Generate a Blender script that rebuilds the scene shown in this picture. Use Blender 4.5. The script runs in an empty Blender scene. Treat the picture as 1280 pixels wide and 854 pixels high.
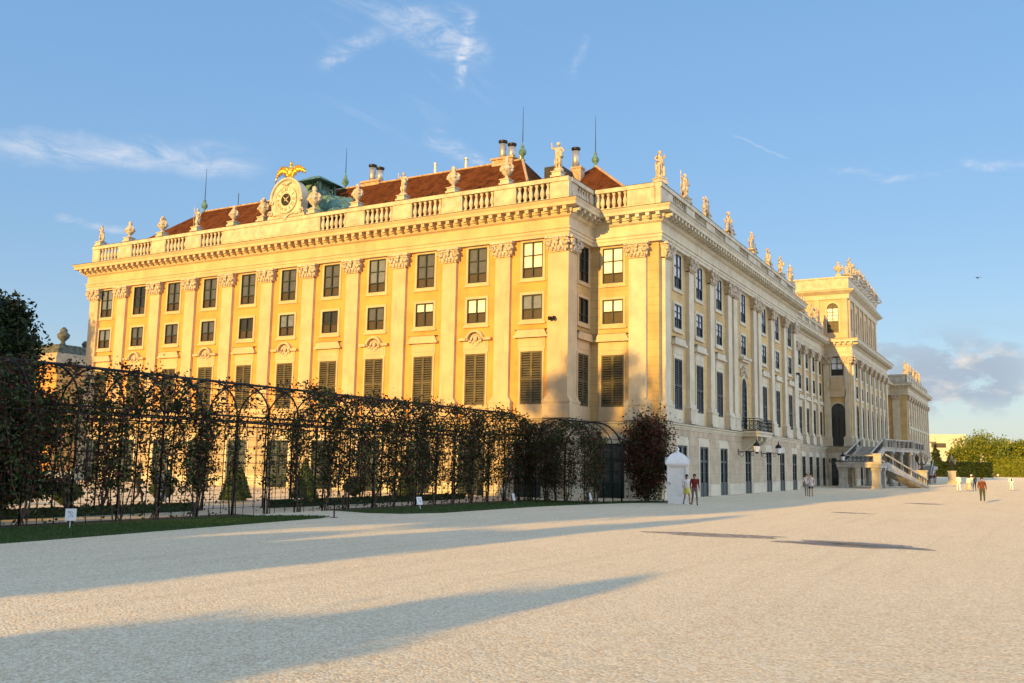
import bpy, bmesh, math, random
from mathutils import Matrix, Vector
random.seed(7)
C = bpy.context.scene.collection
R = math.radians
PI = math.pi

# ------------------------------------------------------------------ render / camera / world
sc = bpy.context.scene
sc.render.resolution_x, sc.render.resolution_y = 1024, 683
sc.view_settings.view_transform = 'Standard'
sc.view_settings.look = 'None'
sc.view_settings.gamma = 1
sc.view_settings.use_curve_mapping = False
sc.view_settings.exposure = 1.35

cam_d = bpy.data.cameras.new('camera')
cam = bpy.data.objects.new('camera', cam_d)
C.objects.link(cam)
sc.camera = cam
cam_d.sensor_width = 36
cam_d.lens = 1150.55 / 1280 * 36
cam_d.clip_end = 20000
cam_d.clip_start = 0.1
yaw, pit, rol = R(29.3628), R(7.5144), R(1.0472)
F = Vector((math.cos(yaw) * math.cos(pit), math.sin(yaw) * math.cos(pit), math.sin(pit)))
r0 = Vector((math.sin(yaw), -math.cos(yaw), 0))
u0 = r0.cross(F)
Rr = r0 * math.cos(rol) + u0 * math.sin(rol)
Uu = -r0 * math.sin(rol) + u0 * math.cos(rol)
m = Matrix.Identity(4)
for i in range(3):
    m[i][0] = Rr[i]; m[i][1] = Uu[i]; m[i][2] = -F[i]; m[i][3] = (0, 0, 2.15)[i]
cam.matrix_world = m

SUN_EL, SUN_AZ = R(9.2), R(-4.2)          # azimuth the light travels towards, from +x
ld = Vector((math.cos(SUN_EL) * math.cos(SUN_AZ), math.cos(SUN_EL) * math.sin(SUN_AZ), -math.sin(SUN_EL)))
sun_d = bpy.data.lights.new('sun', 'SUN')
sun_d.energy = 3.0
sun_d.angle = R(0.55)
sun_d.color = (1.0, 0.57, 0.13)
sun = bpy.data.objects.new('sun', sun_d)
C.objects.link(sun)
sun.rotation_euler = ld.to_track_quat('-Z', 'Y').to_euler()

# ------------------------------------------------------------------ node helpers
class NT:
    def __init__(s, tree):
        s.t = tree; s.n = tree.nodes; s.l = tree.links
    def node(s, typ, **kw):
        n = s.n.new(typ)
        for k, v in kw.items():
            setattr(n, k, v)
        return n
    def put(s, sock, v):
        if isinstance(v, bpy.types.NodeSocket): s.l.new(v, sock)
        elif v is not None:
            if isinstance(v, tuple) and len(v) == 3 and sock.type == 'RGBA': v = v + (1,)
            sock.default_value = v
    def math(s, op, a, b=None, c=None, clamp=False):
        n = s.node('ShaderNodeMath', operation=op, use_clamp=clamp)
        s.put(n.inputs[0], a); s.put(n.inputs[1], b)
        if c is not None: s.put(n.inputs[2], c)
        return n.outputs[0]
    def vmath(s, op, a, b=None):
        n = s.node('ShaderNodeVectorMath', operation=op)
        s.put(n.inputs[0], a)
        if b is not None: s.put(n.inputs[1], b)
        return n.outputs['Value'] if op in ('DOT_PRODUCT', 'LENGTH') else n.outputs[0]
    def noise(s, vec, scale, detail=4, rough=.55, dist=0):
        n = s.node('ShaderNodeTexNoise')
        if vec is not None: s.l.new(vec, n.inputs['Vector'])
        n.inputs['Scale'].default_value = scale
        n.inputs['Detail'].default_value = detail
        n.inputs['Roughness'].default_value = rough
        n.inputs['Distortion'].default_value = dist
        return n.outputs['Fac']
    def ramp(s, f, a, b, lo=0., hi=1., smooth=True):
        n = s.node('ShaderNodeMapRange', interpolation_type='SMOOTHSTEP' if smooth else 'LINEAR')
        s.put(n.inputs[0], f)
        for i, v in enumerate((a, b, lo, hi)): n.inputs[i + 1].default_value = v
        return n.outputs[0]
    def mix(s, f, a, b, blend='MIX'):
        n = s.node('ShaderNodeMix', data_type='RGBA', blend_type=blend)
        s.put(n.inputs[0], f); s.put(n.inputs[6], a); s.put(n.inputs[7], b)
        return n.outputs[2]
    def map(s, vec, sc=(1, 1, 1), rot=(0, 0, 0), loc=(0, 0, 0)):
        n = s.node('ShaderNodeMapping')
        s.l.new(vec, n.inputs[0])
        n.inputs[1].default_value = loc; n.inputs[2].default_value = rot; n.inputs[3].default_value = sc
        return n.outputs[0]

MATS = {}
def mat(name, col, rough=.8, var=.12, scale=1.5, bump=0., bscale=30., metal=0., spec=.3, extra=None, col2=None, stain=0., trans=0.):
    """principled material whose colour wanders a little with noise; extra(nt, colour, position) may change the colour"""
    mt = bpy.data.materials.new(name); mt.use_nodes = True
    nt = NT(mt.node_tree); b = nt.n['Principled BSDF']
    g = nt.node('ShaderNodeNewGeometry').outputs['Position']
    tc = nt.node('ShaderNodeTexCoord').outputs['Object']
    n1 = nt.noise(g, scale, 6, .6)
    c2 = col2 or tuple(max(0, c * (1 - 2.2 * var)) for c in col)
    c = nt.mix(nt.ramp(n1, .3, .75), tuple(min(1, v * (1 + var)) for v in col), c2)
    if stain:
        mp = nt.map(g, (2.2, 2.2, .22))
        s1 = nt.ramp(nt.noise(mp, 1.4, 5, .65), .52, .8)
        c = nt.mix(nt.math('MULTIPLY', s1, stain), c, tuple(v * f for v, f in zip(col, (.62, .58, .5))))
    if extra: c = extra(nt, c, g)
    nt.put(b.inputs['Base Color'], c)
    b.inputs['Roughness'].default_value = rough
    b.inputs['Metallic'].default_value = metal
    b.inputs['Specular IOR Level'].default_value = spec
    if bump:
        bn = nt.node('ShaderNodeBump'); bn.inputs['Strength'].default_value = bump
        bn.inputs['Distance'].default_value = .02
        nt.put(bn.inputs['Height'], nt.noise(g, bscale, 3, .6))
        nt.l.new(bn.outputs[0], b.inputs['Normal'])
    MATS[name] = mt
    return mt

def joints(period, depth=.22, w=.035):
    def f(nt, c, g):
        z = nt.node('ShaderNodeSeparateXYZ'); nt.l.new(g, z.inputs[0])
        fr = nt.math('FRACT', nt.math('DIVIDE', z.outputs[2], period))
        line = nt.math('LESS_THAN', fr, w / period)
        return nt.mix(nt.math('MULTIPLY', line, depth), c, (.12, .08, .04))
    return f

CREAM = mat('cream_lime_paint', (.54, .415, .255), .75, .07, .8, .2, 18, stain=.5)
OCHRE = mat('ochre_plaster', (.64, .325, .095), .85, .09, .6, .25, 22, stain=.35)
OCHRE2 = mat('pale_ochre_blockwork', (.53, .375, .165), .85, .10, .6, .3, 22, extra=joints(.57, .3), stain=.5)  # paler ochre with block joints, for all but the clock front
CREAM2 = mat('cool_shade_cream_paint', (.555, .50, .375), .8, .08, .9, .2, 18, stain=.6)  # cream paled and greyed: shade of the south fronts put into the colour
BEIGE = mat('beige_rusticated_plaster', (.44, .355, .245), .85, .10, .9, .3, 22, stain=.4)
LEAD = mat('lead_flashing', (.07, .065, .055), .6, .2, 3)
STONE = mat('weathered_statue_stone', (.50, .43, .33), .85, .25, 5, .6, 25, col2=(.30, .26, .20))
BALU = mat('parapet_stone', (.54, .48, .36), .85, .12, 1.6, .3, 25, stain=.45)
ROOF = mat('brown_roof_tiles', (.20, .075, .035), .8, .35, 2.2, 0)
SLATE = mat('dark_sheet_roof', (.035, .033, .035), .6, .2, 2)
COPPER = mat('green_copper', (.10, .20, .16), .6, .4, 3, col2=(.03, .06, .05))
GREEN = mat('dark_green_window_paint', (.022, .036, .034), .45, .1, 3)
SHUT = mat('sunlit_green_shutter_paint', (.105, .09, .05), .6, .15, 2)  # green shutters with yellow sunlight mixed into the colour
SHUTD = mat('shaded_green_shutter_paint', (.022, .025, .022), .55, .15, 2)  # same green shutters, with shade put into the colour
IRON = mat('black_iron', (.012, .012, .012), .5, .1, 3, metal=.3)
GOLD = mat('gilding', (.95, .52, .08), .32, .2, 6, metal=.85)
WHITE = mat('white_painted_wood', (.80, .79, .76), .6, .04, 3)
BRICK = mat('pale_chimney_brick', (.46, .33, .22), .85, .2, 4)
STEEL = mat('galvanised_pipe', (.42, .42, .42), .45, .1, 3, metal=.6)
STAIR = mat('grey_stair_stone', (.40, .38, .33), .85, .14, 1.5, .3, 20, stain=.5)
CLOCKW = mat('clock_face_ivory', (.62, .55, .40), .6, .04, 3)
CLOCKB = mat('clock_black', (.02, .018, .012), .5, .1, 3)
BARK = mat('bark', (.07, .05, .035), .9, .3, 6, .5, 30)

def glass_mat(name, col, rough=.06, coat=1.0):
    mt = mat(name, col, .5, .1, 3)
    b = mt.node_tree.nodes['Principled BSDF']
    b.inputs['Coat Weight'].default_value = coat
    b.inputs['Coat Roughness'].default_value = rough
    b.inputs['Coat IOR'].default_value = 1.5
    return mt
G_DIM = glass_mat('glass_over_grey_curtain', (.075, .085, .105))
G_LOW = glass_mat('glass_over_dark_panel', (.055, .036, .012))
G_DARK = glass_mat('glass_dark_room', (.012, .015, .016))
G_BLIND = glass_mat('glass_over_white_blind', (.80, .76, .68))
G_MID = glass_mat('glass_over_blue_curtain', (.15, .18, .23))
G_PALE = glass_mat('glass_over_pale_curtain', (.80, .84, .90), .04)

def leaf_mat(name, cols, rough=.6, transl=.25):
    mt = bpy.data.materials.new(name); mt.use_nodes = True
    nt = NT(mt.node_tree); b = nt.n['Principled BSDF']
    ge = nt.node('ShaderNodeNewGeometry')
    cr = nt.node('ShaderNodeValToRGB'); cr.color_ramp.interpolation = 'LINEAR'
    nt.l.new(ge.outputs['Random Per Island'], cr.inputs[0])
    el = cr.color_ramp.elements
    el[0].position = 0; el[0].color = cols[0] + (1,)
    el[1].position = 1; el[1].color = cols[-1] + (1,)
    for i, c in enumerate(cols[1:-1]):
        e = el.new((i + 1) / (len(cols) - 1)); e.color = c + (1,)
    nt.l.new(cr.outputs[0], b.inputs['Base Color'])
    b.inputs['Roughness'].default_value = rough
    b.inputs['Specular IOR Level'].default_value = .25
    if transl:
        tr = nt.node('ShaderNodeBsdfTranslucent'); nt.l.new(cr.outputs[0], tr.inputs[0])
        mx = nt.node('ShaderNodeMixShader'); mx.inputs[0].default_value = transl
        out = nt.n['Material Output']
        nt.l.new(b.outputs[0], mx.inputs[1]); nt.l.new(tr.outputs[0], mx.inputs[2]); nt.l.new(mx.outputs[0], out.inputs[0])
    return mt
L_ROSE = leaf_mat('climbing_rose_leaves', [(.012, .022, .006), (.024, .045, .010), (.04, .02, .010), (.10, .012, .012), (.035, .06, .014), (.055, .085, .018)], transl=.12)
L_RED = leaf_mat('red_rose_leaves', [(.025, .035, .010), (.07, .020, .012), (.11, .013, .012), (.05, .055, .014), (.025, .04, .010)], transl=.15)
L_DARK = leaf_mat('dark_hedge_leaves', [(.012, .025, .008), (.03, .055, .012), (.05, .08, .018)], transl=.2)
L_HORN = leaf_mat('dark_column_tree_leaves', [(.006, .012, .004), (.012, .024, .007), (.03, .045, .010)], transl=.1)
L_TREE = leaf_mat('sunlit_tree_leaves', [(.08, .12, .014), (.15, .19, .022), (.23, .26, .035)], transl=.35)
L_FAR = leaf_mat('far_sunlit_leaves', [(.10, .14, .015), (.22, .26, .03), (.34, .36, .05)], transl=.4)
L_YEW = leaf_mat('topiary_leaves', [(.03, .05, .012), (.06, .09, .02), (.09, .12, .02)], transl=.15)
L_GRASS = leaf_mat('grass_blades', [(.03, .065, .012), (.05, .10, .018), (.08, .13, .03)], transl=.3)

# ------------------------------------------------------------------ mesh helpers
class MB:
    def __init__(s, M=None):
        s.v = []; s.f = []; s.m = []; s.mi = 0; s.M = M or Matrix.Identity(4); s.smooth = []
        s.sm = False
    def add(s, vs, fs):
        k = len(s.v)
        s.v += [tuple(s.M @ Vector(v)) for v in vs]
        s.f += [tuple(i + k for i in f) for f in fs]
        s.m += [s.mi] * len(fs); s.smooth += [s.sm] * len(fs)
    def quad(s, a, b, c, d): s.add([a, b, c, d], [(0, 1, 2, 3)])
    def box(s, x0, x1, y0, y1, z0, z1, taper=0):
        t = taper
        vs = [(x0, y0, z0), (x1, y0, z0), (x1, y1, z0), (x0, y1, z0),
              (x0 + t, y0 + t, z1), (x1 - t, y0 + t, z1), (x1 - t, y1 - t, z1), (x0 + t, y1 - t, z1)]
        s.add(vs, [(0, 3, 2, 1), (4, 5, 6, 7), (0, 1, 5, 4), (1, 2, 6, 5), (2, 3, 7, 6), (3, 0, 4, 7)])
    def cbox(s, cx, cy, cz, w, d, h, taper=0): s.box(cx - w / 2, cx + w / 2, cy - d / 2, cy + d / 2, cz, cz + h, taper)
    def lathe(s, prof, c=(0, 0, 0), n=12, sq=None):
        """prof: list of (radius, z)"""
        vs = []; fs = []
        off = PI / n if sq else 0
        for r, z in prof:
            for i in range(n):
                a = 2 * PI * i / n + off
                vs.append((c[0] + r * math.cos(a), c[1] + r * math.sin(a), c[2] + z))
        for j in range(len(prof) - 1):
            for i in range(n):
                k = (i + 1) % n
                fs.append((j * n + i, j * n + k, (j + 1) * n + k, (j + 1) * n + i))
        fs.append(tuple(range(n))[::-1]); fs.append(tuple((len(prof) - 1) * n + i for i in range(n)))
        s.add(vs, fs)
    def tube(s, pts, r, n=6, r1=None):
        pts = [Vector(p) for p in pts]
        vs = []; fs = []; N = len(pts)
        for j, p in enumerate(pts):
            d = (pts[min(j + 1, N - 1)] - pts[max(j - 1, 0)])
            if d.length < 1e-9: d = Vector((0, 0, 1))
            d.normalize()
            a = d.cross(Vector((0, 0, 1)))
            if a.length < 1e-3: a = Vector((1, 0, 0))
            a.normalize(); b = d.cross(a)
            rr = r if r1 is None else r + (r1 - r) * j / max(1, N - 1)
            for i in range(n):
                t = 2 * PI * i / n
                vs.append(tuple(p + a * (rr * math.cos(t)) + b * (rr * math.sin(t))))
        for j in range(N - 1):
            for i in range(n):
                k = (i + 1) % n
                fs.append((j * n + i, j * n + k, (j + 1) * n + k, (j + 1) * n + i))
        fs.append(tuple(range(n))[::-1]); fs.append(tuple((N - 1) * n + i for i in range(n)))
        s.add(vs, fs)
    def ell(s, c, r, nu=10, nv=7, jit=0):
        vs = []; fs = []
        for j in range(1, nv):
            ph = PI * j / nv
            for i in range(nu):
                th = 2 * PI * i / nu
                k = 1 + random.uniform(-jit, jit)
                vs.append((c[0] + k * r[0] * math.sin(ph) * math.cos(th), c[1] + k * r[1] * math.sin(ph) * math.sin(th), c[2] + k * r[2] * math.cos(ph)))
        vs += [(c[0], c[1], c[2] + r[2]), (c[0], c[1], c[2] - r[2])]
        for j in range(nv - 2):
            for i in range(nu):
                k = (i + 1) % nu
                fs.append((j * nu + i, (j + 1) * nu + i, (j + 1) * nu + k, j * nu + k))
        T, B = len(vs) - 2, len(vs) - 1
        for i in range(nu):
            k = (i + 1) % nu
            fs.append((T, i, k)); fs.append((B, (nv - 2) * nu + k, (nv - 2) * nu + i))
        s.add(vs, fs)
    def prism(s, poly, z0, z1):
        n = len(poly)
        s.add([(x, y, z0) for x, y in poly] + [(x, y, z1) for x, y in poly],
              [tuple(range(n))[::-1], tuple(range(n, 2 * n))] + [(i, (i + 1) % n, n + (i + 1) % n, n + i) for i in range(n)])
    def slab(s, poly, y0, y1):
        """poly in (x, z), extruded along y"""
        n = len(poly)
        s.add([(x, y0, z) for x, z in poly] + [(x, y1, z) for x, z in poly],
              [tuple(range(n)), tuple(range(n, 2 * n))[::-1]] + [(i, n + i, n + (i + 1) % n, (i + 1) % n) for i in range(n)])
    def leaves(s, pts, size, up=.3):
        for p in pts:
            d = Vector((random.gauss(0, 1), random.gauss(0, 1), random.gauss(0, 1) + up))
            if d.length < 1e-3: continue
            d.normalize()
            a = d.orthogonal().normalized(); b = d.cross(a)
            t = random.uniform(0, 6.28)
            a2 = a * math.cos(t) + b * math.sin(t); b2 = d.cross(a2)
            q = size * random.triangular(.45, 1.75, .9)
            p = Vector(p)
            s.add([tuple(p - a2 * q * .5), tuple(p + b2 * q * .28 + d * q * .06), tuple(p + a2 * q * .5), tuple(p - b2 * q * .28 + d * q * .06)], [(0, 1, 2, 3)])
    def mesh(s, name, mats, fix=True):
        me = bpy.data.meshes.new(name)
        me.from_pydata(s.v, [], s.f)
        if not isinstance(mats, (list, tuple)): mats = [mats]
        for mt in mats: me.materials.append(mt)
        me.polygons.foreach_set('material_index', s.m)
        me.polygons.foreach_set('use_smooth', s.smooth)
        if fix:
            bm = bmesh.new(); bm.from_mesh(me)
            bmesh.ops.recalc_face_normals(bm, faces=bm.faces)
            bm.to_mesh(me); bm.free()
        me.update()
        return me
    def build(s, name, mats, parent=None, fix=True):
        o = bpy.data.objects.new(name, s.mesh(name, mats, fix))
        C.objects.link(o)
        if parent is not None: o.parent = parent
        return o

def tag(o, label=None, cat=None, group=None, kind=None):
    if label: o['label'] = label
    if cat: o['category'] = cat
    if group: o['group'] = group
    if kind: o['kind'] = kind
    return o
def empty(name, loc=(0, 0, 0), rz=0, label=None, cat=None, group=None):
    o = bpy.data.objects.new(name, None); C.objects.link(o)
    o.location = loc; o.rotation_euler = (0, 0, rz); o.empty_display_size = .2
    tag(o, label, cat, group)
    return o
def copy_tree(o, parent=None):
    c = o.copy(); C.objects.link(c); c.parent = parent
    for ch in [x for x in KIDS.get(o.name, [])]: copy_tree(ch, c)
    return c
KIDS = {}
def kid(o, parent):
    o.parent = parent; KIDS.setdefault(parent.name, []).append(o); return o
def hide(o):
    pass

# ------------------------------------------------------------------ ground
gm = bpy.data.materials.new('pale_gravel'); gm.use_nodes = True
nt = NT(gm.node_tree); b = nt.n['Principled BSDF']
g = nt.node('ShaderNodeNewGeometry').outputs['Position']
n_big = nt.ramp(nt.noise(g, .12, 5, .6), .35, .7)
n_mid = nt.ramp(nt.noise(nt.map(g, (.25, 1.6, 1), (0, 0, R(-8))), .8, 5, .65), .42, .72)
n_fine = nt.noise(g, 26, 3, .75)
vo = nt.node('ShaderNodeTexVoronoi'); nt.l.new(g, vo.inputs['Vector']); vo.inputs['Scale'].default_value = 27
c = nt.mix(n_big, (.61, .53, .425), (.53, .455, .36))
c = nt.mix(nt.math('MULTIPLY', n_mid, .55), c, (.42, .35, .275))
c = nt.mix(nt.ramp(n_fine, .3, .75), c, (.76, .68, .56))
vc = nt.node('ShaderNodeSeparateColor'); nt.l.new(vo.outputs['Color'], vc.inputs[0])
c = nt.mix(.42, c, vc.outputs[0], 'OVERLAY')
tr = nt.noise(nt.map(g, (.06, 2.3, 1), (0, 0, R(7))), .9, 4, .6, .3)
c = nt.mix(nt.math('MULTIPLY', nt.ramp(tr, .55, .68), .22), c, (.36, .29, .22))
tr2 = nt.noise(nt.map(g, (.9, .10, 1), (0, 0, R(-25))), 1.3, 4, .6, .4)
c = nt.mix(nt.math('MULTIPLY', nt.ramp(tr2, .57, .70), .15), c, (.72, .65, .54))
pt = nt.noise(g, 3.2, 6, .7)
c = nt.mix(nt.math('MULTIPLY', nt.ramp(pt, .58, .72), .28), c, (.38, .31, .24))
c = nt.mix(1.0, c, (.885, .86, .735), 'MULTIPLY')
nt.put(b.inputs['Base Color'], c)
b.inputs['Roughness'].default_value = .95; b.inputs['Specular IOR Level'].default_value = .1
b.inputs['Sheen Weight'].default_value = .35; b.inputs['Sheen Roughness'].default_value = .6; b.inputs['Sheen Tint'].default_value = (1, .88, .7, 1)
bn = nt.node('ShaderNodeBump'); bn.inputs['Strength'].default_value = 1.0; bn.inputs['Distance'].default_value = .016
nt.put(bn.inputs['Height'], nt.math('ADD', nt.math('MULTIPLY', vo.outputs['Distance'], -1.0), nt.math('MULTIPLY', n_fine, .8)))
bn2 = nt.node('ShaderNodeBump'); bn2.inputs['Strength'].default_value = .5; bn2.inputs['Distance'].default_value = .10
nt.put(bn2.inputs['Height'], nt.noise(g, 1.6, 5, .6)); nt.l.new(bn.outputs[0], bn2.inputs['Normal'])
nt.l.new(bn2.outputs[0], b.inputs['Normal'])
GRAVEL = gm
mb = MB(); mb.quad((-1500, -3000, 0), (6000, -3000, 0), (6000, 4000, 0), (-1500, 4000, 0))
tag(mb.build('ground', GRAVEL), kind='structure')

def blob(name, pts, z, m, kind='structure', label=None, cat=None):
    mb = MB(); mb.add([(x, y, z) for x, y in pts], [tuple(range(len(pts)))])
    o = mb.build(name, m, fix=False); tag(o, label, cat, kind=kind); return o

WET = mat('damp_gravel', (.17, .135, .10), .35, .25, 2.5, .3, 30, spec=.5)
WATER = mat('puddle_water', (.06, .05, .038), .22, .1, 3, spec=.6)
def wobble(cx, cy, rx, ry, n=40, j=.25, rot=0):
    ph = [random.uniform(0, 6.28) for _ in range(5)]
    out = []
    for i in range(n):
        t = 2 * PI * i / n
        k = 1 + j * (math.sin(2 * t + ph[0]) * .5 + math.sin(3 * t + ph[1]) * .4 + math.sin(5 * t + ph[2]) * .35 + math.sin(9 * t + ph[3]) * .15)
        x, y = rx * k * math.cos(t), ry * k * math.sin(t)
        out.append((cx + x * math.cos(rot) - y * math.sin(rot), cy + x * math.sin(rot) + y * math.cos(rot)))
    return out
blob('damp_patch', wobble(28.3, 4.6, .95, 2.2, rot=R(-4)), .004, mat('drying_gravel', (.40, .33, .25), .8, .3, 3.5, .5, 30))
blob('damp_patch', wobble(28.25, 4.5, .65, 1.75, rot=R(-4), j=.35), .008, WET)
blob('puddle', wobble(28.2, 4.3, .28, 1.0, rot=R(-4), j=.4), .012, WATER)
DAMP = mat('half_dry_gravel', (.36, .29, .215), .8, .3, 3.5, .5, 30)
blob('damp_patch', wobble(29.1, 8.9, .7, 2.4, rot=R(8)), .004, DAMP)
blob('puddle', wobble(48.5, 7.9, .5, 1.0, j=.3), .004, DAMP)
blob('damp_patch', wobble(66, 6.2, .9, 1.2), .004, DAMP)

# ------------------------------------------------------------------ facade frames
# local facade coordinates: x to the right seen from outside, -y outwards, z up
FA = Matrix.Translation((52.3, 72.7, 0)) @ Matrix.Rotation(R(-90), 4, 'Z')      # s = 72.7 - y
FS = Matrix.Translation((52.3, 25.5, 0))                                        # s = x - 52.3
FA2 = Matrix.Translation((56.1, 25.5, 0)) @ Matrix.Rotation(R(-90), 4, 'Z')     # s = 25.5 - y
FB = Matrix.Translation((56.1, 20.65, 0))
FBE = Matrix.Translation((95.6, 20.65, 0)) @ Matrix.Rotation(R(90), 4, 'Z')     # faces +x
FB2 = Matrix.Translation((95.6, 23.4, 0))
FCW = Matrix.Translation((125, 23.4, 0)) @ Matrix.Rotation(R(-90), 4, 'Z')
FCS = Matrix.Translation((125, 19.9, 0))
FEW = Matrix.Translation((194, 34, 0)) @ Matrix.Rotation(R(-90), 4, 'Z')
FES = Matrix.Translation((194, 20.65, 0))

TOPZ = 18.95
# opening specs: kind -> (width, z0, z1)
SP = {'T': (1.5, 14.2, 16.62), 'M': (1.5, 11.45, 13.1), 'S': (1.6, 5.92, 9.36), 'AW': (1.6, 5.3, 9.5), 'D': (1.95, .02, 3.52), 'DW': (1.5, .9, 3.6), 'CA': (1.7, 5.05, 10.6), 'AT': (1.5, 20.1, 24.1)}
ARCH = ('AW', 'CA', 'AT')

def wall_mesh(mb, L, z0, z1, ops, off=0., depth=.16, top_off=None):
    """wall sheet at y=-off with openings (s0,s1,z0,z1,arched) and reveals"""
    ops = [o for o in ops if o[2] < z1 and o[3] > z0]
    xs = sorted({0, L} | {v for o in ops for v in o[:2]})
    zs = sorted({z0, z1} | {min(max(v, z0), z1) for o in ops for v in o[2:4]})
    for i in range(len(xs) - 1):
        for j in range(len(zs) - 1):
            cx, cz = (xs[i] + xs[i + 1]) / 2, (zs[j] + zs[j + 1]) / 2
            if any(o[0] < cx < o[1] and o[2] < cz < o[3] for o in ops): continue
            mb.quad((xs[i], -off, zs[j]), (xs[i + 1], -off, zs[j]), (xs[i + 1], -off, zs[j + 1]), (xs[i], -off, zs[j + 1]))
    for s0, s1, a, c2, ar in ops:
        d = depth + off * 0
        if ar:
            r = (s1 - s0) / 2; cx = (s0 + s1) / 2; zc = c2 - r; N = 8
            arc = [(cx + r * math.cos(PI * k / N / 2 ), zc + r * math.sin(PI * k / N / 2)) for k in range(N + 1)]
            for sg in (1, -1):
                pts = [((cx + sg * (x - cx)), -off, z) for x, z in arc]
                cor = (cx + sg * r, -off, c2)
                for k in range(N): mb.add([pts[k], pts[k + 1], cor], [(0, 1, 2)])
                for k in range(N):
                    p, q = pts[k], pts[k + 1]
                    mb.quad(p, q, (q[0], -off + d, q[2]), (p[0], -off + d, p[2]))
            zt = zc
        else:
            zt = c2
            mb.quad((s0, -off, c2), (s1, -off, c2), (s1, -off + d, c2), (s0, -off + d, c2))
        mb.quad((s0, -off, a), (s0, -off, zt), (s0, -off + d, zt), (s0, -off + d, a))
        mb.quad((s1, -off, a), (s1, -off, zt), (s1, -off + d, zt), (s1, -off + d, a))
        mb.quad((s0, -off, a), (s1, -off, a), (s1, -off + d, a), (s0, -off + d, a))

# ---- window prototypes (shared meshes), drawn at the origin of a facade frame, centred on x=0
def frame_ring(mb, w, z0, z1, t, y0, y1, bottom=True):
    mb.box(-w / 2 - t, -w / 2, y0, y1, z0 - (t if bottom else 0), z1 + t)
    mb.box(w / 2, w / 2 + t, y0, y1, z0 - (t if bottom else 0), z1 + t)
    mb.box(-w / 2, w / 2, y0, y1, z1, z1 + t)
    if bottom: mb.box(-w / 2, w / 2, y0, y1, z0 - t, z0)
def half_disc(cx, zc, r, n=10, a0=0, a1=PI): return [(cx + r * math.cos(a0 + (a1 - a0) * k / n), zc + r * math.sin(a0 + (a1 - a0) * k / n)) for k in range(n + 1)]

PROTO = {}
def win_meshes(kind, pane_top, pane_low, split, frame_m=GREEN, rows=2, key=None):
    """surround, sash, pane meshes"""
    k = (kind, key)
    if k in PROTO: return PROTO[k]
    w, z0, z1 = SP[kind]
    a = MB()
    frame_ring(a, w, z0, z1, .17, -.055, .0)
    a.box(-w / 2 - .27, w / 2 + .27, -.10, 0, z0 - .26, z0 - .172)
    if kind == 'M': a.box(-w / 2 - .24, w / 2 + .24, -.13, 0, z0 - .32, z0 - .262)
    sm = a.mesh('window_surround', CREAM if key[0] == 'A' or key == 'S' else CREAM2)
    f = MB(); t = .075
    frame_ring(f, w - 2 * t, z0 + t, z1 - t, t, .04, .13)
    f.box(-.045, .045, .035, .12, z0 + t, z1 - t)
    zs = z0 + (z1 - z0) * split
    f.box(-w / 2 + t, -.045, .05, .12, zs - .03, zs + .03); f.box(.045, w / 2 - t, .05, .12, zs - .03, zs + .03)
    for r in range(1, rows):
        zz = zs + (z1 - t - zs) * r / rows
        f.box(-w / 2 + t, -.045, .06, .11, zz - .028, zz + .028); f.box(.045, w / 2 - t, .06, .11, zz - .028, zz + .028)
    fm = f.mesh('sash', frame_m)
    p = MB()
    p.box(-w / 2, w / 2, .145, .16, zs, z1); p.mi = 1; p.box(-w / 2, w / 2, .145, .16, z0, zs)
    pm = p.mesh('pane', [pane_top, pane_low])
    PROTO[k] = (sm, fm, pm)
    return PROTO[k]

def shutter_mesh(w, z0, z1, m, key):
    k = ('shutter', key)
    if k in PROTO: return PROTO[k]
    a = MB(); t = .085
    h = w / 2 - .015
    zm = z0 + (z1 - z0) * .47
    a.box(0, t, .02, .07, z0, z1); a.box(h - t, h, .02, .07, z0, z1)
    for za, zb in ((z0, z0 + .12), (zm - .07, zm + .07), (z1 - .12, z1)): a.box(t, h - t, .02, .07, za, zb)
    for za, zb in ((z0 + .12, zm - .07), (zm + .07, z1 - .12)):
        n = int((zb - za) / .15)
        for i in range(n):
            zz = za + (zb - za) * (i + .5) / n
            a.add([(t, .085, zz + .05), (h - t, .085, zz + .05), (h - t, .025, zz - .045), (t, .025, zz - .045),
                   (t, .10, zz + .04), (h - t, .10, zz + .04), (h - t, .04, zz - .055), (t, .04, zz - .055)],
                  [(0, 1, 2, 3), (7, 6, 5, 4), (0, 4, 5, 1), (3, 2, 6, 7)])
    PROTO[k] = a.mesh('shutter', m); return PROTO[k]

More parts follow.
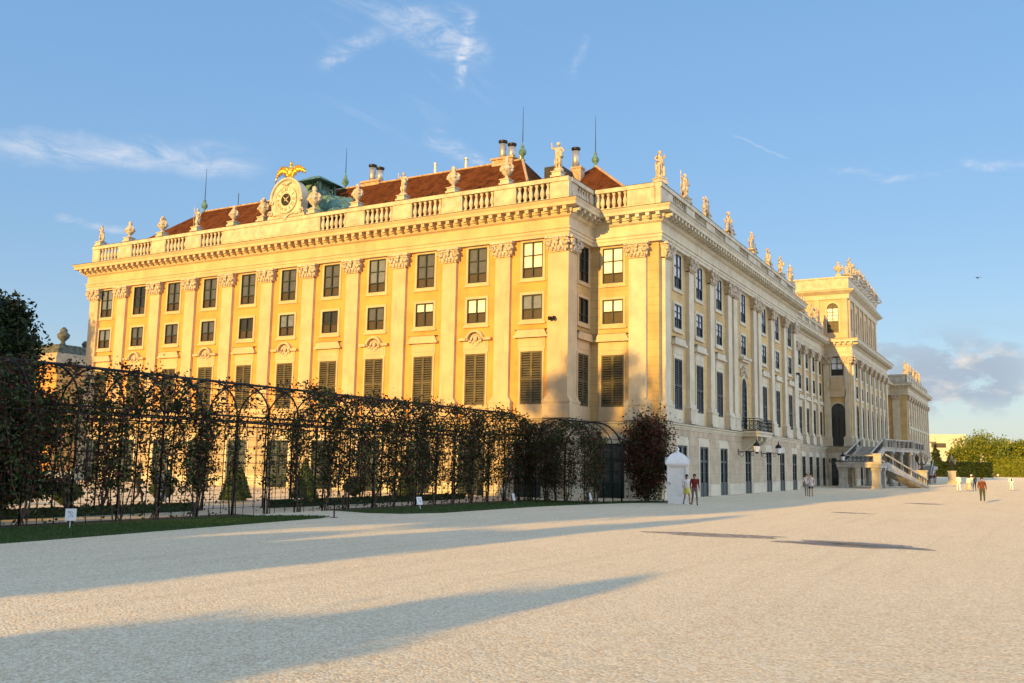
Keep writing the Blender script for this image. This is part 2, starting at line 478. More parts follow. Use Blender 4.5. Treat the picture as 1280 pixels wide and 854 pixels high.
def hood_meshes(arched, cm):
    k = ('hood', arched, cm.name)
    if k in PROTO: return PROTO[k]
    w, z0, z1 = SP['S']
    a = MB()
    frame_ring(a, w, z0, z1, .13, -.06, 0, bottom=False)
    a.box(-w / 2 - .2, w / 2 + .2, -.05, 0, z1 + .132, 10.25)           # lintel panel
    a.box(-w / 2 - .05, w / 2 + .05, -.075, -.052, z1 + .3, 10.1)
    a.box(-w / 2 - .2, w / 2 + .2, -.05, 0, 5.0, z0)                     # apron
    if not arched:
        a.box(-w / 2 - .45, w / 2 + .45, -.30, 0, 10.25, 10.38)
        n = 6; poly = [(-w / 2 - .45, 10.38), (w / 2 + .45, 10.38), (w / 2 + .3, 10.72)] + [(-(w / 2 + .3) + 0, 10.72)]
        a.slab([(-w / 2 - .38, 10.382), (w / 2 + .38, 10.382), (w / 2 + .2, 10.75), (-w / 2 - .2, 10.75)], -.24, 0)
        a.mi = 1
        a.box(-w / 2 - .4, w / 2 + .4, -.25, -.01, 10.752, 10.775)
        a.mi = 0
        oo = None
    else:
        for sg in (-1, 1):
            a.box(sg * (w / 2 + .1) - .38, sg * (w / 2 + .1) + .38, -.30, 0, 10.25, 10.42)
        r = .72
        out = half_disc(0, 10.25, r); inn = half_disc(0, 10.25, r - .15)
        for i in range(len(out) - 1):
            (x0, za), (x1, zb) = out[i], out[i + 1]; (p0, qa), (p1, qb) = inn[i], inn[i + 1]
            a.add([(x0, -.3, za), (x1, -.3, zb), (p1, -.3, qb), (p0, -.3, qa), (x0, 0, za), (x1, 0, zb), (p1, 0, qb), (p0, 0, qa)],
                  [(0, 1, 2, 3), (4, 5, 1, 0), (3, 2, 6, 7)])
    am = a.mesh('window_surround', [cm, LEAD])
    om = None
    if arched:
        a = MB(); a.sm = True
        rnd = random.Random(3)
        for i in range(7):
            t = PI * (i + .5) / 7
            a.ell((.34 * math.cos(t), -.09, 10.32 + .32 * math.sin(t)), (.09, .09, .12), 8, 6)
        a.ell((0, -.1, 10.38), (.17, .13, .2), 8, 6)
        for sg in (-1, 1):
            a.ell((sg * .42, -.12, 10.2), (.13, .1, .09), 8, 6); a.ell((sg * .22, -.1, 10.1), (.12, .08, .08), 8, 6)
        a.ell((0, -.08, 9.95), (.2, .06, .07), 8, 6)
        om = a.mesh('shell_ornament', STONE)
    PROTO[k] = (am, om); return PROTO[k]

def capital_mesh():
    if 'cap' in PROTO: return PROTO['cap']
    a = MB()
    a.box(-.60, .60, -.36, -.30, 15.72, 15.80)
    a.slab([(-.58, 15.80), (.58, 15.80), (.70, 16.5), (-.70, 16.5)], -.40, -.0)
    a.box(-.86, .86, -.56, 0, 16.60, 16.745)
    a.box(-.74, .74, -.46, 0, 16.5, 16.6)
    a.sm = True
    for sg in (-1, 1):
        for k in range(10):                              # volutes
            t = k * .75; r = .26 * (1 - k / 13)
            a.ell((sg * (.62) + r * math.cos(t) * sg * .85, -.48, 16.28 + r * math.sin(t) * .9), (.085, .12, .085), 7, 5)
        a.ell((sg * .62, -.50, 16.26), (.09, .12, .09), 7, 5)
        a.ell((sg * .70, -.38, 15.98), (.09, .1, .15), 7, 5)
        a.ell((sg * .30, -.47, 16.12), (.14, .10, .2), 7, 5)
    for x in (-.4, -.13, .13, .4): a.ell((x, -.43, 15.93), (.11, .09, .17), 7, 5)
    a.ell((0, -.52, 16.5), (.16, .12, .16), 7, 5); a.ell((0, -.5, 16.25), (.1, .1, .14), 7, 5)
    PROTO['cap'] = a.mesh('capital', STONE); return PROTO['cap']

def pil_mesh(w=1.12, m_=None):
    k = ('pil', w, m_.name)
    if k in PROTO: return PROTO[k]
    a = MB()
    a.box(-w / 2 - .24, w / 2 + .24, -.40, 0, 5.02, 6.12)
    a.slab([(-w / 2 - .24, 6.121), (w / 2 + .24, 6.121), (w / 2 + .06, 6.40), (-w / 2 - .06, 6.40)], -.34, 0)
    a.box(-w / 2, w / 2, -.26, 0, 6.40, 15.72)
    PROTO[k] = a.mesh('pilaster', m_); return PROTO[k]
def pil_base_mesh(w, m_):
    k = ('pb', w, m_.name)
    if k in PROTO: return PROTO[k]
    a = MB()
    a.box(-w / 2 - .30, w / 2 + .30, -.46, -.401, 5.02, 5.22)
    a.box(-w / 2 - .28, w / 2 + .28, -.44, -.401, 6.0, 6.118)
    PROTO[k] = a.mesh('pilaster_base', m_); return PROTO[k]

def place(mesh, name, M, s, parent, z=0, n=0.):
    """M facade frame, s position along it"""
    o = bpy.data.objects.new(name, mesh); C.objects.link(o)
    o.matrix_world = M @ Matrix.Translation((s, -n, z))
    mm = M @ Matrix.Translation((s, -n, z))
    if parent is not None:
        o.parent = parent
        # the parents used here are either building empties (translation only) or windows placed with the same frame
        pm = parent.get('_pm')
        inv = Matrix([list(pm[i * 4:i * 4 + 4]) for i in range(4)]).inverted() if pm is not None else Matrix.Identity(4)
        mm = inv @ mm
    o.matrix_basis = mm
    return o
def setpm(o, M): o['_pm'] = [M[i][j] for i in range(4) for j in range(4)]

def add_window(M, s, kind, bld, style, k=0):
    if kind in ('T', 'M'):
        if style == 'A':
            top, low, key = G_DIM, G_LOW, 'A'
            if (kind, k) in (('T', 0), ('M', 1)): top, key = G_BLIND, 'Ab'
            if (kind, k) == ('M', 2): top, key = G_BLIND, 'Ab2'
            if (kind, k) in (('M', 6), ('M', 4), ('T', 9)): top, key = G_DARK, 'Ad'
            if (kind, k) in (('M', 5), ('M', 0), ('T', 10), ('M', 10), ('T', 3)): top, key = G_MID, 'Am'
            split = .28 if kind == 'T' else (.42 if key != 'Ab2' else .62)
        elif style == 'S': top, low, key, split = G_DARK, G_DARK, 'S', .3
        elif style == 'A2': top, low, key, split = G_PALE, G_LOW, 'A2', .28 if kind == 'T' else .5
        else: top, low, key, split = G_PALE, G_DARK, 'B', .33 if kind == 'T' else .42
        sm, fm, pm = win_meshes(kind, top, low, split, key=key, rows=2 if kind == 'T' else (2 if style in ('B',) else 1))
        w = place(sm, 'window' if kind == 'T' else 'mezzanine_window', M, s, bld)
        setpm(w, M @ Matrix.Translation((s, 0, 0)))
        place(fm, 'sash', M, s, w, n=.085); place(pm, 'pane', M, s, w, n=.085)
    elif kind == 'S':
        arched = style in ('A', 'E') and k % 2 == 1
        hm, om = hood_meshes(arched, CREAM if style in ('A', 'S', 'A2') else CREAM2)
        w = place(hm, 'shuttered_window', M, s, bld)
        setpm(w, M @ Matrix.Translation((s, 0, 0)))
        if om: place(om, 'shell_ornament', M, s, w)
        ww, z0, z1 = SP['S']
        smm = shutter_mesh(ww, z0, z1, SHUT if style in ('A', 'A2', 'S') else SHUTD, 'l' if style in ('A', 'A2', 'S') else 'd')
        place(smm, 'shutter', M, s, w, n=.07); place(smm, 'shutter', M, s - ww / 2 + .015, w, n=.07)
        if 'backing' not in PROTO:
            q = MB(); q.box(-ww / 2, ww / 2, .145, .16, z0, z1); PROTO['backing'] = q.mesh('pane', G_DARK)
        place(PROTO['backing'], 'pane', M, s, w, n=.07)
    elif kind in ('D', 'DW'):
        key = ('D', kind)
        if key not in PROTO:
            w_, z0, z1 = SP[kind]
            a = MB(); t = .26
            a.box(-w_ / 2 - t, -w_ / 2, -.33, 0, z0, z1 + .42); a.box(w_ / 2, w_ / 2 + t, -.33, 0, z0, z1 + .42)
            a.box(-w_ / 2, w_ / 2, -.33, 0, z1, z1 + .42)
            if kind == 'DW': a.box(-w_ / 2, w_ / 2, -.33, 0, z0 - .25, z0)
            f = MB()
            f.box(-w_ / 2, -w_ / 2 + .1, .0, .1, z0, z1); f.box(w_ / 2 - .1, w_ / 2, .0, .1, z0, z1); f.box(-.08, .08, -.01, .1, z0, z1)
            for za, zb in ((z0, z0 + .3 if kind == 'D' else z0 + .1), (2.42, 2.58), (z1 - .12, z1)):
                f.box(-w_ / 2 + .1, -.08, .01, .1, za, zb); f.box(.08, w_ / 2 - .1, .01, .1, za, zb)
            if kind == 'D':
                f.box(-w_ / 2 + .1, -.08, .012, .1, .3, 1.0); f.box(.08, w_ / 2 - .1, .012, .1, .3, 1.0)
            for zz in (1.7,): f.box(-w_ / 2 + .1, -.08, .03, .1, zz, zz + .05); f.box(.08, w_ / 2 - .1, .03, .1, zz, zz + .05)
            p = MB(); p.box(-w_ / 2, w_ / 2, .101, .12, z0, z1)
            PROTO[key] = (a.mesh('door_surround', CREAM2), f.mesh('door_leaves', GREEN), p.mesh('pane', glass_mat('door_glass', (.05, .065, .07))))
        a, f, p = PROTO[key]
        w = place(a, 'glazed_door' if kind == 'D' else 'ground_floor_window', M, s, bld)
        setpm(w, M @ Matrix.Translation((s, 0, 0)))
        place(f, 'door_leaves' if kind == 'D' else 'sash', M, s, w, n=.25); place(p, 'pane', M, s, w, n=.25)
    elif kind in ARCH:
        key = ('arch', kind)
        if key not in PROTO:
            w_, z0, z1 = SP[kind]; r = w_ / 2; zc = z1 - r
            a = MB()
            out = half_disc(0, zc, r + .16); inn = half_disc(0, zc, r)
            for i in range(len(out) - 1):
                (x0, za), (x1, zb) = out[i], out[i + 1]; (p0, qa), (p1, qb) = inn[i], inn[i + 1]
                a.add([(x0, -.07, za), (x1, -.07, zb), (p1, -.07, qb), (p0, -.07, qa), (x0, 0, za), (x1, 0, zb), (p1, 0, qb), (p0, 0, qa)],
                      [(0, 1, 2, 3), (4, 5, 1, 0), (3, 2, 6, 7)])
            a.box(-r - .16, -r, -.07, 0, z0, zc); a.box(r, r + .16, -.07, 0, z0, zc)
            if kind == 'AW':
                a.box(-1.25, 1.25, -.42, 0, 11.0, 11.2); a.box(-1.1, 1.1, -.3, 0, 10.8, 11.0); a.box(-1.0, 1.0, -.04, 0, 9.6, 10.8)
            f = MB(); t = .07
            f.box(-r, -r + t, .03, .12, z0, zc); f.box(r - t, r, .03, .12, z0, zc); f.box(-.04, .04, .03, .12, z0, z1 - .02)
            nb = 7
            for i in range(1, nb): f.box(-r + t, r - t, .05, .12, z0 + (zc - z0) * i / nb - .025, z0 + (zc - z0) * i / nb + .025)
            for i in range(10):
                t0, t1 = PI * i / 10, PI * (i + 1) / 10
                f.add([(r * math.cos(t0), .03, zc + r * math.sin(t0)), (r * math.cos(t1), .03, zc + r * math.sin(t1)), ((r - t) * math.cos(t1), .03, zc + (r - t) * math.sin(t1)), ((r - t) * math.cos(t0), .03, zc + (r - t) * math.sin(t0))], [(0, 1, 2, 3)])
            p = MB()
            if kind == 'AT':
                p.box(-r, r, .145, .16, z0 + 1.6, z1 - r); p.mi = 1; p.box(-r, r, .145, .16, z0, z0 + 1.6); p.box(-r, r, .145, .16, z1 - r, z1)
                pm = [G_PALE, G_LOW]
            else:
                p.box(-r, r, .145, .16, z0, z1); pm = [G_DARK]
            PROTO[key] = (a.mesh('window_surround', CREAM2), f.mesh('sash', GREEN), p.mesh('pane', pm))
        a, f, p = PROTO[key]
        w = place(a, 'arched_window', M, s, bld)
        setpm(w, M @ Matrix.Translation((s, 0, 0)))
        place(f, 'sash', M, s, w, n=.08); place(p, 'pane', M, s, w, n=.08)
        if kind == 'AW':
            if 'awo' not in PROTO:
                q = MB(); q.sm = True
                for i in range(9):
                    tt = PI * i / 8
                    q.ell((.55 * math.cos(tt), -.12, 10.0 + .5 * math.sin(tt)), (.12, .1, .12), 7, 5)
                q.ell((0, -.15, 10.15), (.2, .16, .3), 8, 6)
                for sg in (-1, 1): q.ell((sg * .95, -.1, 9.9), (.1, .09, .4), 7, 5); q.ell((sg * .6, -.12, 9.75), (.16, .1, .12), 7, 5)
                PROTO['awo'] = q.mesh('carved_ornament', STONE)
            place(PROTO['awo'], 'carved_ornament', M, s, w)

def facade(bld, M, L, bays, pils, style, rust=True, z_top=18.0):
    """bays: list of (s, 'TMSD' string kinds list)"""
    ops = []
    for i, (s, kinds) in enumerate(bays):
        for k in kinds:
            w, z0, z1 = SP[k]
            ops.append((s - w / 2, s + w / 2, z0, z1, k in ARCH))
    up = [o for o in ops if o[2] > 4.5 and o[2] < 19]; gf = [o for o in ops if o[2] < 4.5]
    mb = MB(M)
    wall_mesh(mb, L, 4.8, z_top, up)
    mb.build('upper_wall', OCHRE if style == 'A' else OCHRE2, bld, fix=False)
    mb = MB(M)
    wall_mesh(mb, L, 0, 4.8, gf, off=.28, depth=.4)
    mb.build('ground_floor_wall', CREAM if style == 'A' else CREAM2, bld, fix=False)
    if rust:
        mb = MB(M)
        segs = []; x = 0.05
        for s0, s1, *_ in sorted(gf): 
            segs.append((x, s0 - .30)); x = s1 + .30
        segs.append((x, L - .05))
        course = [(.92, 1.50), (1.56, 2.14), (2.20, 2.78), (2.84, 3.42), (3.48, 4.10)]
        for a, c2 in segs:
            if c2 - a < .3: continue
            for z0, z1 in course: mb.box(a + .03, c2 - .03, -.325, -.283, z0, z1)
            mb.mi = 1; mb.box(a + .02, c2 - .02, -.335, -.283, .02, .86); mb.mi = 0
        x = 0.08
        while x < L - 1.2: mb.box(x, x + 1.12, -.325, -.283, 4.16, 4.55) if not any(o[0] - .3 < x + .6 < o[1] + .3 for o in gf) else mb.box(x, x + 1.12, -.325, -.283, 4.16, 4.55); x += 1.16
        mb.build('rusticated_blocks', [BEIGE, CREAM2], bld)
    for i, (s, kinds) in enumerate(bays):
        for k in kinds: add_window(M, s, k, bld, style, len(bays) - 1 - i if style == 'A' else i)
    for p in pils:
        s, w = p if isinstance(p, tuple) else (p, 1.12)
        pm_ = CREAM if style in ('A', 'S') else CREAM2
        o = place(pil_mesh(w, pm_), 'pilaster', M, s, bld); setpm(o, M @ Matrix.Translation((s, 0, 0)))
        place(capital_mesh(), 'capital', M, s, o); place(pil_base_mesh(w, pm_), 'base_moulding', M, s, o)

def SEGM(path, i):
    return 0 if path is PATH and i < 2 else 1
def offset_path(path, d):
    """outward is to the right of travel"""
    out = []
    n = len(path)
    for i, p in enumerate(path):
        p = Vector(p)
        ds = []
        if i > 0: ds.append((p - Vector(path[i - 1])).normalized())
        if i < n - 1: ds.append((Vector(path[i + 1]) - p).normalized())
        ns = [Vector((q.y, -q.x)) for q in ds]
        if len(ns) == 1: o = p + ns[0] * d
        else:
            bis = ns[0] + ns[1]; bis.normalize()
            o = p + bis * (d / max(.2, bis.dot(ns[0])))
        out.append(o)
    return out
def sweep(mb, path, prof, seg=None):
    """prof [(offset, z)...] as closed loop section"""
    rings = [offset_path(path, d) for d, z in prof]
    n = len(prof); m_ = len(path)
    vs = []; fs = []
    for i in range(m_):
        for j in range(n): vs.append((rings[j][i].x, rings[j][i].y, prof[j][1]))
    for i in range(m_ - 1):
        for j in range(n):
            k = (j + 1) % n
            fs.append((i * n + j, (i + 1) * n + j, (i + 1) * n + k, i * n + k))
    fs.append(tuple(range(n))); fs.append(tuple((m_ - 1) * n + j for j in range(n))[::-1])
    k0 = len(mb.m)
    mb.add(vs, fs)
    for i in range(m_ - 1):
        for j in range(n): mb.m[k0 + i * n + j] = SEGM(path, i)
def along(path, off, step, fn, margin=.3):
    """fn(M, s, L) for positions along each segment of the offset path"""
    op = offset_path(path, off)
    for i in range(len(op) - 1):
        a, c2 = op[i], op[i + 1]; d = c2 - a; L = d.length
        if L < .8: continue
        M = Matrix.Translation((a.x, a.y, 0)) @ Matrix.Rotation(math.atan2(d.y, d.x), 4, 'Z')
        n = max(1, int((L - 2 * margin) / step))
        for k in range(n + 1): fn(M, margin + (L - 2 * margin) * k / n, L)

def entablature(bld, path, mod=True, zt=0.):
    mb = MB()
    sweep(mb, path, [(-.1, 16.75), (.30, 16.75), (.30, 17.0), (.35, 17.0), (.35, 17.22), (.42, 17.22), (.42, 17.32), (.28, 17.36), (.28, 17.95), (.45, 18.05), (.52, 18.2), (.52, 18.22), (-.1, 18.22)])
    mb.build('architrave', [CREAM, CREAM2], bld)
    mb = MB()
    sweep(mb, path, [(-.1, 18.221), (.6, 18.221), (.62, 18.5), (1.12, 18.52), (1.12, 18.72), (1.22, 18.86), (1.25, 18.93), (-.1, 18.93)])
    if mod:
        mm = MB(); mb2 = mb
        def f(M, s, L):
            mb2.M = M; mb2.mi = 0 if (path is PATH and M.translation.y > 26) else 1; mb2.box(s - .13, s + .13, -.46, -.01, 18.27, 18.5)
            mb2.box(s - .10, s + .10, -.28, -.01, 18.18, 18.268)
            mb2.M = Matrix.Identity(4)
        along(path, .61, .68, f)
    mb.build('cornice', [CREAM, CREAM2], bld)
    mb = MB(); sweep(mb, path, [(-.1, 18.932), (1.27, 18.932), (1.27, 18.97), (-.1, 19.05)])
    mb.build('cornice_flashing', [LEAD, LEAD], bld)
def ground_cornice(bld, path):
    mb = MB()
    sweep(mb, path, [(-.1, 4.56), (.36, 4.56), (.36, 4.66), (.42, 4.66), (.45, 4.8), (.55, 4.84), (.58, 4.94), (-.1, 4.94)])
    mb.build('storey_moulding', [CREAM, CREAM2], bld)
    mb = MB(); sweep(mb, path, [(-.1, 4.942), (.6, 4.942), (.6, 4.965), (-.1, 5.0)])
    mb.build('moulding_flashing', [LEAD, LEAD], bld)

BPROF = [(.13, 0), (.13, .06), (.08, .10), (.08, .16), (.135, .26), (.155, .36), (.13, .50), (.075, .68), (.065, .76), (.12, .84), (.13, .92)]
def parapet(bld, M, L, openings, off=.2):
    """M facade frame; openings list of (s0,s1) holding balusters, the rest is solid"""
    mb = MB(M)
    xs = [0] + [v for o in openings for v in o] + [L]
    mb.box(0, L, -off - .06, -off + .42, 19.0, 19.32)
    mb.box(0, L, -off - .08, -off + .44, 20.42, 20.70)
    for i in range(0, len(xs), 2):
        if xs[i + 1] - xs[i] > .05: mb.box(xs[i], xs[i + 1], -off, -off + .36, 19.32, 20.42)
    for i in range(0, len(xs), 2):
        if xs[i + 1] - xs[i] > .5: mb.box(xs[i] + .1, xs[i + 1] - .1, -off - .025, -off - .002, 19.42, 20.32)
    mb.build('parapet', BALU, bld)
    for a, c2 in openings:
        q = MB(M); n = max(3, round((c2 - a) / .40)); q.sm = True
        for k in range(n):
            q.lathe([(r * 1.12, z * 1.195) for r, z in BPROF], (a + (c2 - a) * (k + .5) / n, -off + .18, 19.322), 8)
        q.build('baluster_row', BALU, bld)
    mb = MB(M); mb.box(0, L, -off - .1, -off + .46, 20.702, 20.73); mb.build('parapet_flashing', LEAD, bld)
def hip_roof(mb, x0, x1, y0, y1, z0, rx0, rx1, ry0, ry1, zr):
    v = [(x0, y0, z0), (x1, y0, z0), (x1, y1, z0), (x0, y1, z0)]
    if rx0 == rx1:
        v += [(rx0, ry0, zr), (rx0, ry1, zr)]
        mb.add(v, [(0, 1, 4), (1, 2, 5, 4), (2, 3, 5), (3, 0, 4, 5)])
    else:
        v += [(rx0, ry0, zr), (rx1, ry0, zr)]
        mb.add(v, [(0, 1, 5, 4), (1, 2, 5), (2, 3, 4, 5), (3, 0, 4)])

# roof material with sloped tile courses
def tiles(nt, c, g):
    s = nt.node('ShaderNodeSeparateXYZ'); nt.l.new(g, s.inputs[0])
    w = nt.math('FRACT', nt.math('MULTIPLY', nt.math('ADD', s.outputs[1], s.outputs[0]), 1.4))
    ln = nt.math('LESS_THAN', w, .12)
    w2 = nt.math('FRACT', nt.math('MULTIPLY', s.outputs[2], 4.0))
    l2 = nt.math('LESS_THAN', w2, .2)
    c = nt.mix(nt.math('MULTIPLY', ln, .35), c, (.09, .03, .015))
    st = nt.ramp(nt.noise(nt.map(g, (.3, 1.2, .3), (0, R(30), R(40))), .9, 5, .6), .45, .7)
    c = nt.mix(nt.math('MULTIPLY', st, .5), c, (.17, .062, .02))
    return nt.mix(nt.math('MULTIPLY', l2, .3), c, (.09, .03, .015))
ROOF = mat('brown_roof_tiles_laid', (.105, .036, .012), 1.0, .3, 2.2, .3, 8, spec=.05, extra=tiles)

# ------------------------------------------------------------------ west wing of the palace
ww = empty('palace_wing', (0, 0, 0), 0, 'long yellow palace wing with clock gable, brown roof and cream pilasters, nearest the camera', 'palace wing')
PATH = [(66, 72.7), (52.3, 72.7), (52.3, 25.5), (56.1, 25.5), (56.1, 20.65), (95.6, 20.65), (95.6, 23.4)]
sA = lambda y: 72.7 - y
ysA = [27.95 + 4.25 * k for k in range(11)]
ysA.reverse()
pA = [71.9] + [30.1 + 4.24 * k for k in range(10)][::-1]
facade(ww, FA, 47.2, [(sA(y), 'TMSD') for y in ysA], [(sA(y), 1.12) for y in pA] + [(sA(25.97), 1.46)], 'A')
facade(ww, FS, 3.8, [(2.55, 'TMS')], [(.56, 1.1)], 'S', rust=True)
facade(ww, FA2, 4.85, [(1.62, 'TMSD')], [(3.45, 1.2)], 'A2')
bx = [59.7, 64.4, 69.3, 76.2, 83.1, 88.1, 93.3]
facade(ww, FB, 39.5, [(x - 56.1, 'TMSD' if i != 3 else ['T', 'M', 'AW', 'D']) for i, x in enumerate(bx)],
       [(x - 56.1, 1.0) for x in (57.1, 62.0, 66.9, 71.6, 73.2, 79.3, 80.9, 85.6, 90.7, 95.0)], 'B')
mb = MB(); mb.box(95.6, 95.62, 20.65, 23.4, 0, 18); mb.box(60, 95.5, 33, 33.2, 0, 18.9); mb.box(65.8, 66, 33, 72.6, 0, 18.9); mb.box(52.4, 66, 72.5, 72.7, 0, 18.9)
mb.build('rear_wall', OCHRE, ww)
mb = MB(); mb.prism([(52.4, 72.5), (52.4, 25.6), (56.2, 25.6), (56.2, 20.8), (95.4, 20.8), (95.4, 33), (66, 33), (66, 72.5)], 18.85, 18.92); mb.build('roof_deck', SLATE, ww)
def corner_fill(b_, x0, x1, y0, y1):
    q = MB(); q.box(x0, x1, y0, y1, 0, 4.8); q.build('corner_block', CREAM, b_)
for c4 in ((52.02, 52.3, 25.22, 25.5), (55.82, 56.1, 20.37, 20.65), (95.6, 95.88, 20.37, 23.3), (52.02, 52.3, 72.7, 73.0)): corner_fill(ww, *c4)
entablature(ww, PATH); ground_cornice(ww, PATH)
# parapets: openings centred on the bays
oA = []
for y in ysA:
    if 45.8 < y < 54: continue
    oA.append((sA(y) - 1.28, sA(y) + 1.28))
parapet(ww, FA, 47.4, oA)
parapet(ww, Matrix.Translation((52.1 + .36, 25.5, 0)), 3.9, [(1.0, 3.0)])
parapet(ww, Matrix.Translation((56.1, 25.3 - .2, 0)) @ Matrix.Rotation(R(-90), 4, 'Z'), 4.25, [(.25, 2.3)])
oB = [(x - 56.1 - 1.35, x - 56.1 + 1.35) for x in bx]
parapet(ww, Matrix.Translation((55.9, 20.65, 0)), 39.9, [(a + .2, c2 + .2) for a, c2 in oB])
mb = MB()
hip_roof(mb, 53.4, 64.6, 28.8, 71.8, 20.2, 58.5, 58.5, 32.3, 66.0, 24.75)
mb.box(53.4, 64.6, 28.8, 71.8, 18.93, 20.2)
mb.build('main_roof', ROOF, ww)
mb = MB()
hip_roof(mb, 57.6, 94.3, 22.6, 34.2, 20.3, 63.6, 89, 28.6, 28.6, 25.2)
mb.box(57.6, 94.3, 22.6, 34.2, 18.93, 20.3)
mb.build('side_roof', ROOF, ww)
mb = MB()      # pale hip tiles
mb.tube([(58.5, 32.3, 24.8), (53.4, 28.8, 20.25)], .1, 6)
mb.tube([(63.6, 28.6, 25.25), (57.6, 22.6, 20.35)], .1, 6)
mb.tube([(58.5, 32.3, 24.8), (58.5, 66, 24.8)], .07, 6)
mb.build('hip_tiles', BRICK, ww)
mb = MB()
mb.box(59.6, 62.4, 29.6, 31.0, 22, 24.3)
mb.build('dormer', SLATE, ww)

def finial(x, y, z, rod):
    r = MB(); r.sm = True
    r.lathe([(.22, 0), (.15, .1), (.09, .2), (.12, .35), (.26, .5), (.30, .68), (.22, .85), (.10, .98), (.15, 1.08), (.06, 1.25), (.03, 1.45)], (x, y, z), 12)
    o = r.build('roof_finial', COPPER, ww)
    q = MB(); q.tube([(x, y, z + 1.3), (x, y, rod)], .035, 5, .015); q.build('lightning_rod', IRON, o)
finial(58.5, 66, 24.7, 28.9); finial(58.5, 49.3, 24.7, 28.3); finial(58.5, 32.3, 24.7, 28.9); finial(63.6, 28.6, 25.1, 29.3)
def chimney(x, y, z, n=2, s=1.):
    b_ = MB(); b_.box(x - .8 * s, x + .8 * s, y - .9 * s, y + .9 * s, z - 1.2, z + .45); b_.box(x - .9 * s, x + .9 * s, y - 1.0 * s, y + 1.0 * s, z + .45, z + .6)
    o = b_.build('chimney', BRICK, ww)
    for k in range(n):
        q = MB(); q.sm = True
        yy = y + (.4 - .8 * k) * s; h = 1.35 - .35 * k
        q.lathe([(.27, 0), (.27, h)], (x, yy, z + .6), 12)
        q.build('flue_pipe', STEEL, o)
        q = MB(); q.lathe([(.34, 0), (.36, .14), (.1, .24)], (x, yy, z + .6 + h + .1), 12); q.lathe([(.04, -.15), (.04, .02)], (x, yy, z + .6 + h + .1), 6)
        q.build('flue_cap', IRON, o)
chimney(59.2, 46.6, 24.5); chimney(59.0, 33.9, 24.5); chimney(61.9, 29.3, 24.1, 1, .45)
for y, h in ((40.4, .9), (37.5, .9), (34.8 - 2.2, .4)):
    q = MB(); q.lathe([(.13, -1.2), (.13, h), (.17, h + .02), (.17, h + .16)], (58.8, y, 24.7), 10); q.build('vent_pipe', STEEL, ww)
for k in range(5):
    q = MB(); q.lathe([(.2, -1), (.2, .35), (.26, .36), (.26, .5)], (59.5, 59.2 + .75 * k, 24.7), 8); q.build('vent_pipe', SLATE, ww)
q = MB(); q.tube([(59, 62.2, 24.7), (59, 62.2, 26.2)], .03, 5); q.build('lightning_rod', IRON, ww)

# clock gable: local x = along facade, centre y = 49.75
Mc = FA @ Matrix.Translation((sA(49.72), -.22, 0))
def rid(w, z0, zc, r): 
    pts = [(-w, z0)] + [(w, z0)]
    return pts
clk = MB(Mc)
outline = [(-1.95, 20.73), (1.95, 20.73), (1.8, 21.0), (1.58, 21.2), (1.5, 21.5), (1.55, 21.9)]
outline += [(1.55 * math.cos(a), 22.3 + 1.55 * math.sin(a)) for a in [PI * k / 18 for k in range(0, 19)]]
outline += [(-1.55, 21.9), (-1.5, 21.5), (-1.58, 21.2), (-1.8, 21.0)]
clk.slab(outline, 0, .75)
cg = clk.build('clock_gable', BALU, ww)
rim = MB(Mc); rim.sm = True
arc = [(1.55 * math.cos(PI * k / 20), -.06, 22.3 + 1.55 * math.sin(PI * k / 20)) for k in range(21)]
rim.tube([(1.55, -.06, 21.9)] + arc + [(-1.55, -.06, 21.9)], .11, 6)
for sg in (-1, 1):
    for k in range(9): t = k * .7; r = .24 * (1 - k / 11); rim.ell((sg * (1.55 + r * math.cos(t)), -.05, 21.15 + r * math.sin(t)), (.09, .1, .09), 6, 5)
    for k in range(8): t = k * .7; r = .2 * (1 - k / 11); rim.ell((sg * (1.45 + r * math.cos(t)), -.05, 22.05 + r * math.sin(t)), (.08, .1, .08), 6, 5)
rim.tube([(x, -.05, z) for x, z in [(1.3, 20.95), (.9, 21.05), (.45, 20.98), (.2, 20.85), (0, 20.7), (-.2, 20.85), (-.45, 20.98), (-.9, 21.05), (-1.3, 20.95)]], .07, 6)
rim.ell((0, -.08, 23.45), (.28, .14, .17), 8, 6); rim.ell((.3, -.06, 23.52), (.2, .1, .1), 8, 6); rim.ell((-.3, -.06, 23.52), (.2, .1, .1), 8, 6)
rim.ell((0, -.08, 20.72), (.22, .12, .2), 8, 6)
rim.build('scroll_ornament', BALU, cg)
face = MB(Mc)
def ring(mb, r0_, r1_, y, zc, n=32, sx=1.0, sz=1.0):
    vs = []; fs = []
    for k in range(n):
        a = 2 * PI * k / n
        vs += [(r0_ * math.cos(a) * sx, y, zc + r0_ * math.sin(a) * sz), (r1_ * math.cos(a) * sx, y, zc + r1_ * math.sin(a) * sz)]
    for k in range(n):
        j = (k + 1) % n; fs.append((2 * k, 2 * k + 1, 2 * j + 1, 2 * j))
    mb.add(vs, fs)
ZC = 22.17
n = 36
face.slab([(1.02 * math.cos(2 * PI * k / n), ZC + 1.02 * math.sin(2 * PI * k / n)) for k in range(n)], -.05, .01)
fo = face.build('clock_face', CLOCKW, ww)
q = MB(Mc); q.sm = True; q.tube([(1.06 * math.cos(2 * PI * k / 36), -.07, ZC + 1.06 * math.sin(2 * PI * k / 36)) for k in range(37)], .06, 6)
q.tube([(.60 * math.cos(2 * PI * k / 30), -.055, ZC + .60 * math.sin(2 * PI * k / 30)) for k in range(31)], .022, 5)
q.build('clock_rim', BALU, fo)
q = MB(Mc); q.slab([(.5 * math.cos(2 * PI * k / 24), ZC + .5 * math.sin(2 * PI * k / 24)) for k in range(24)], -.065, -.052)
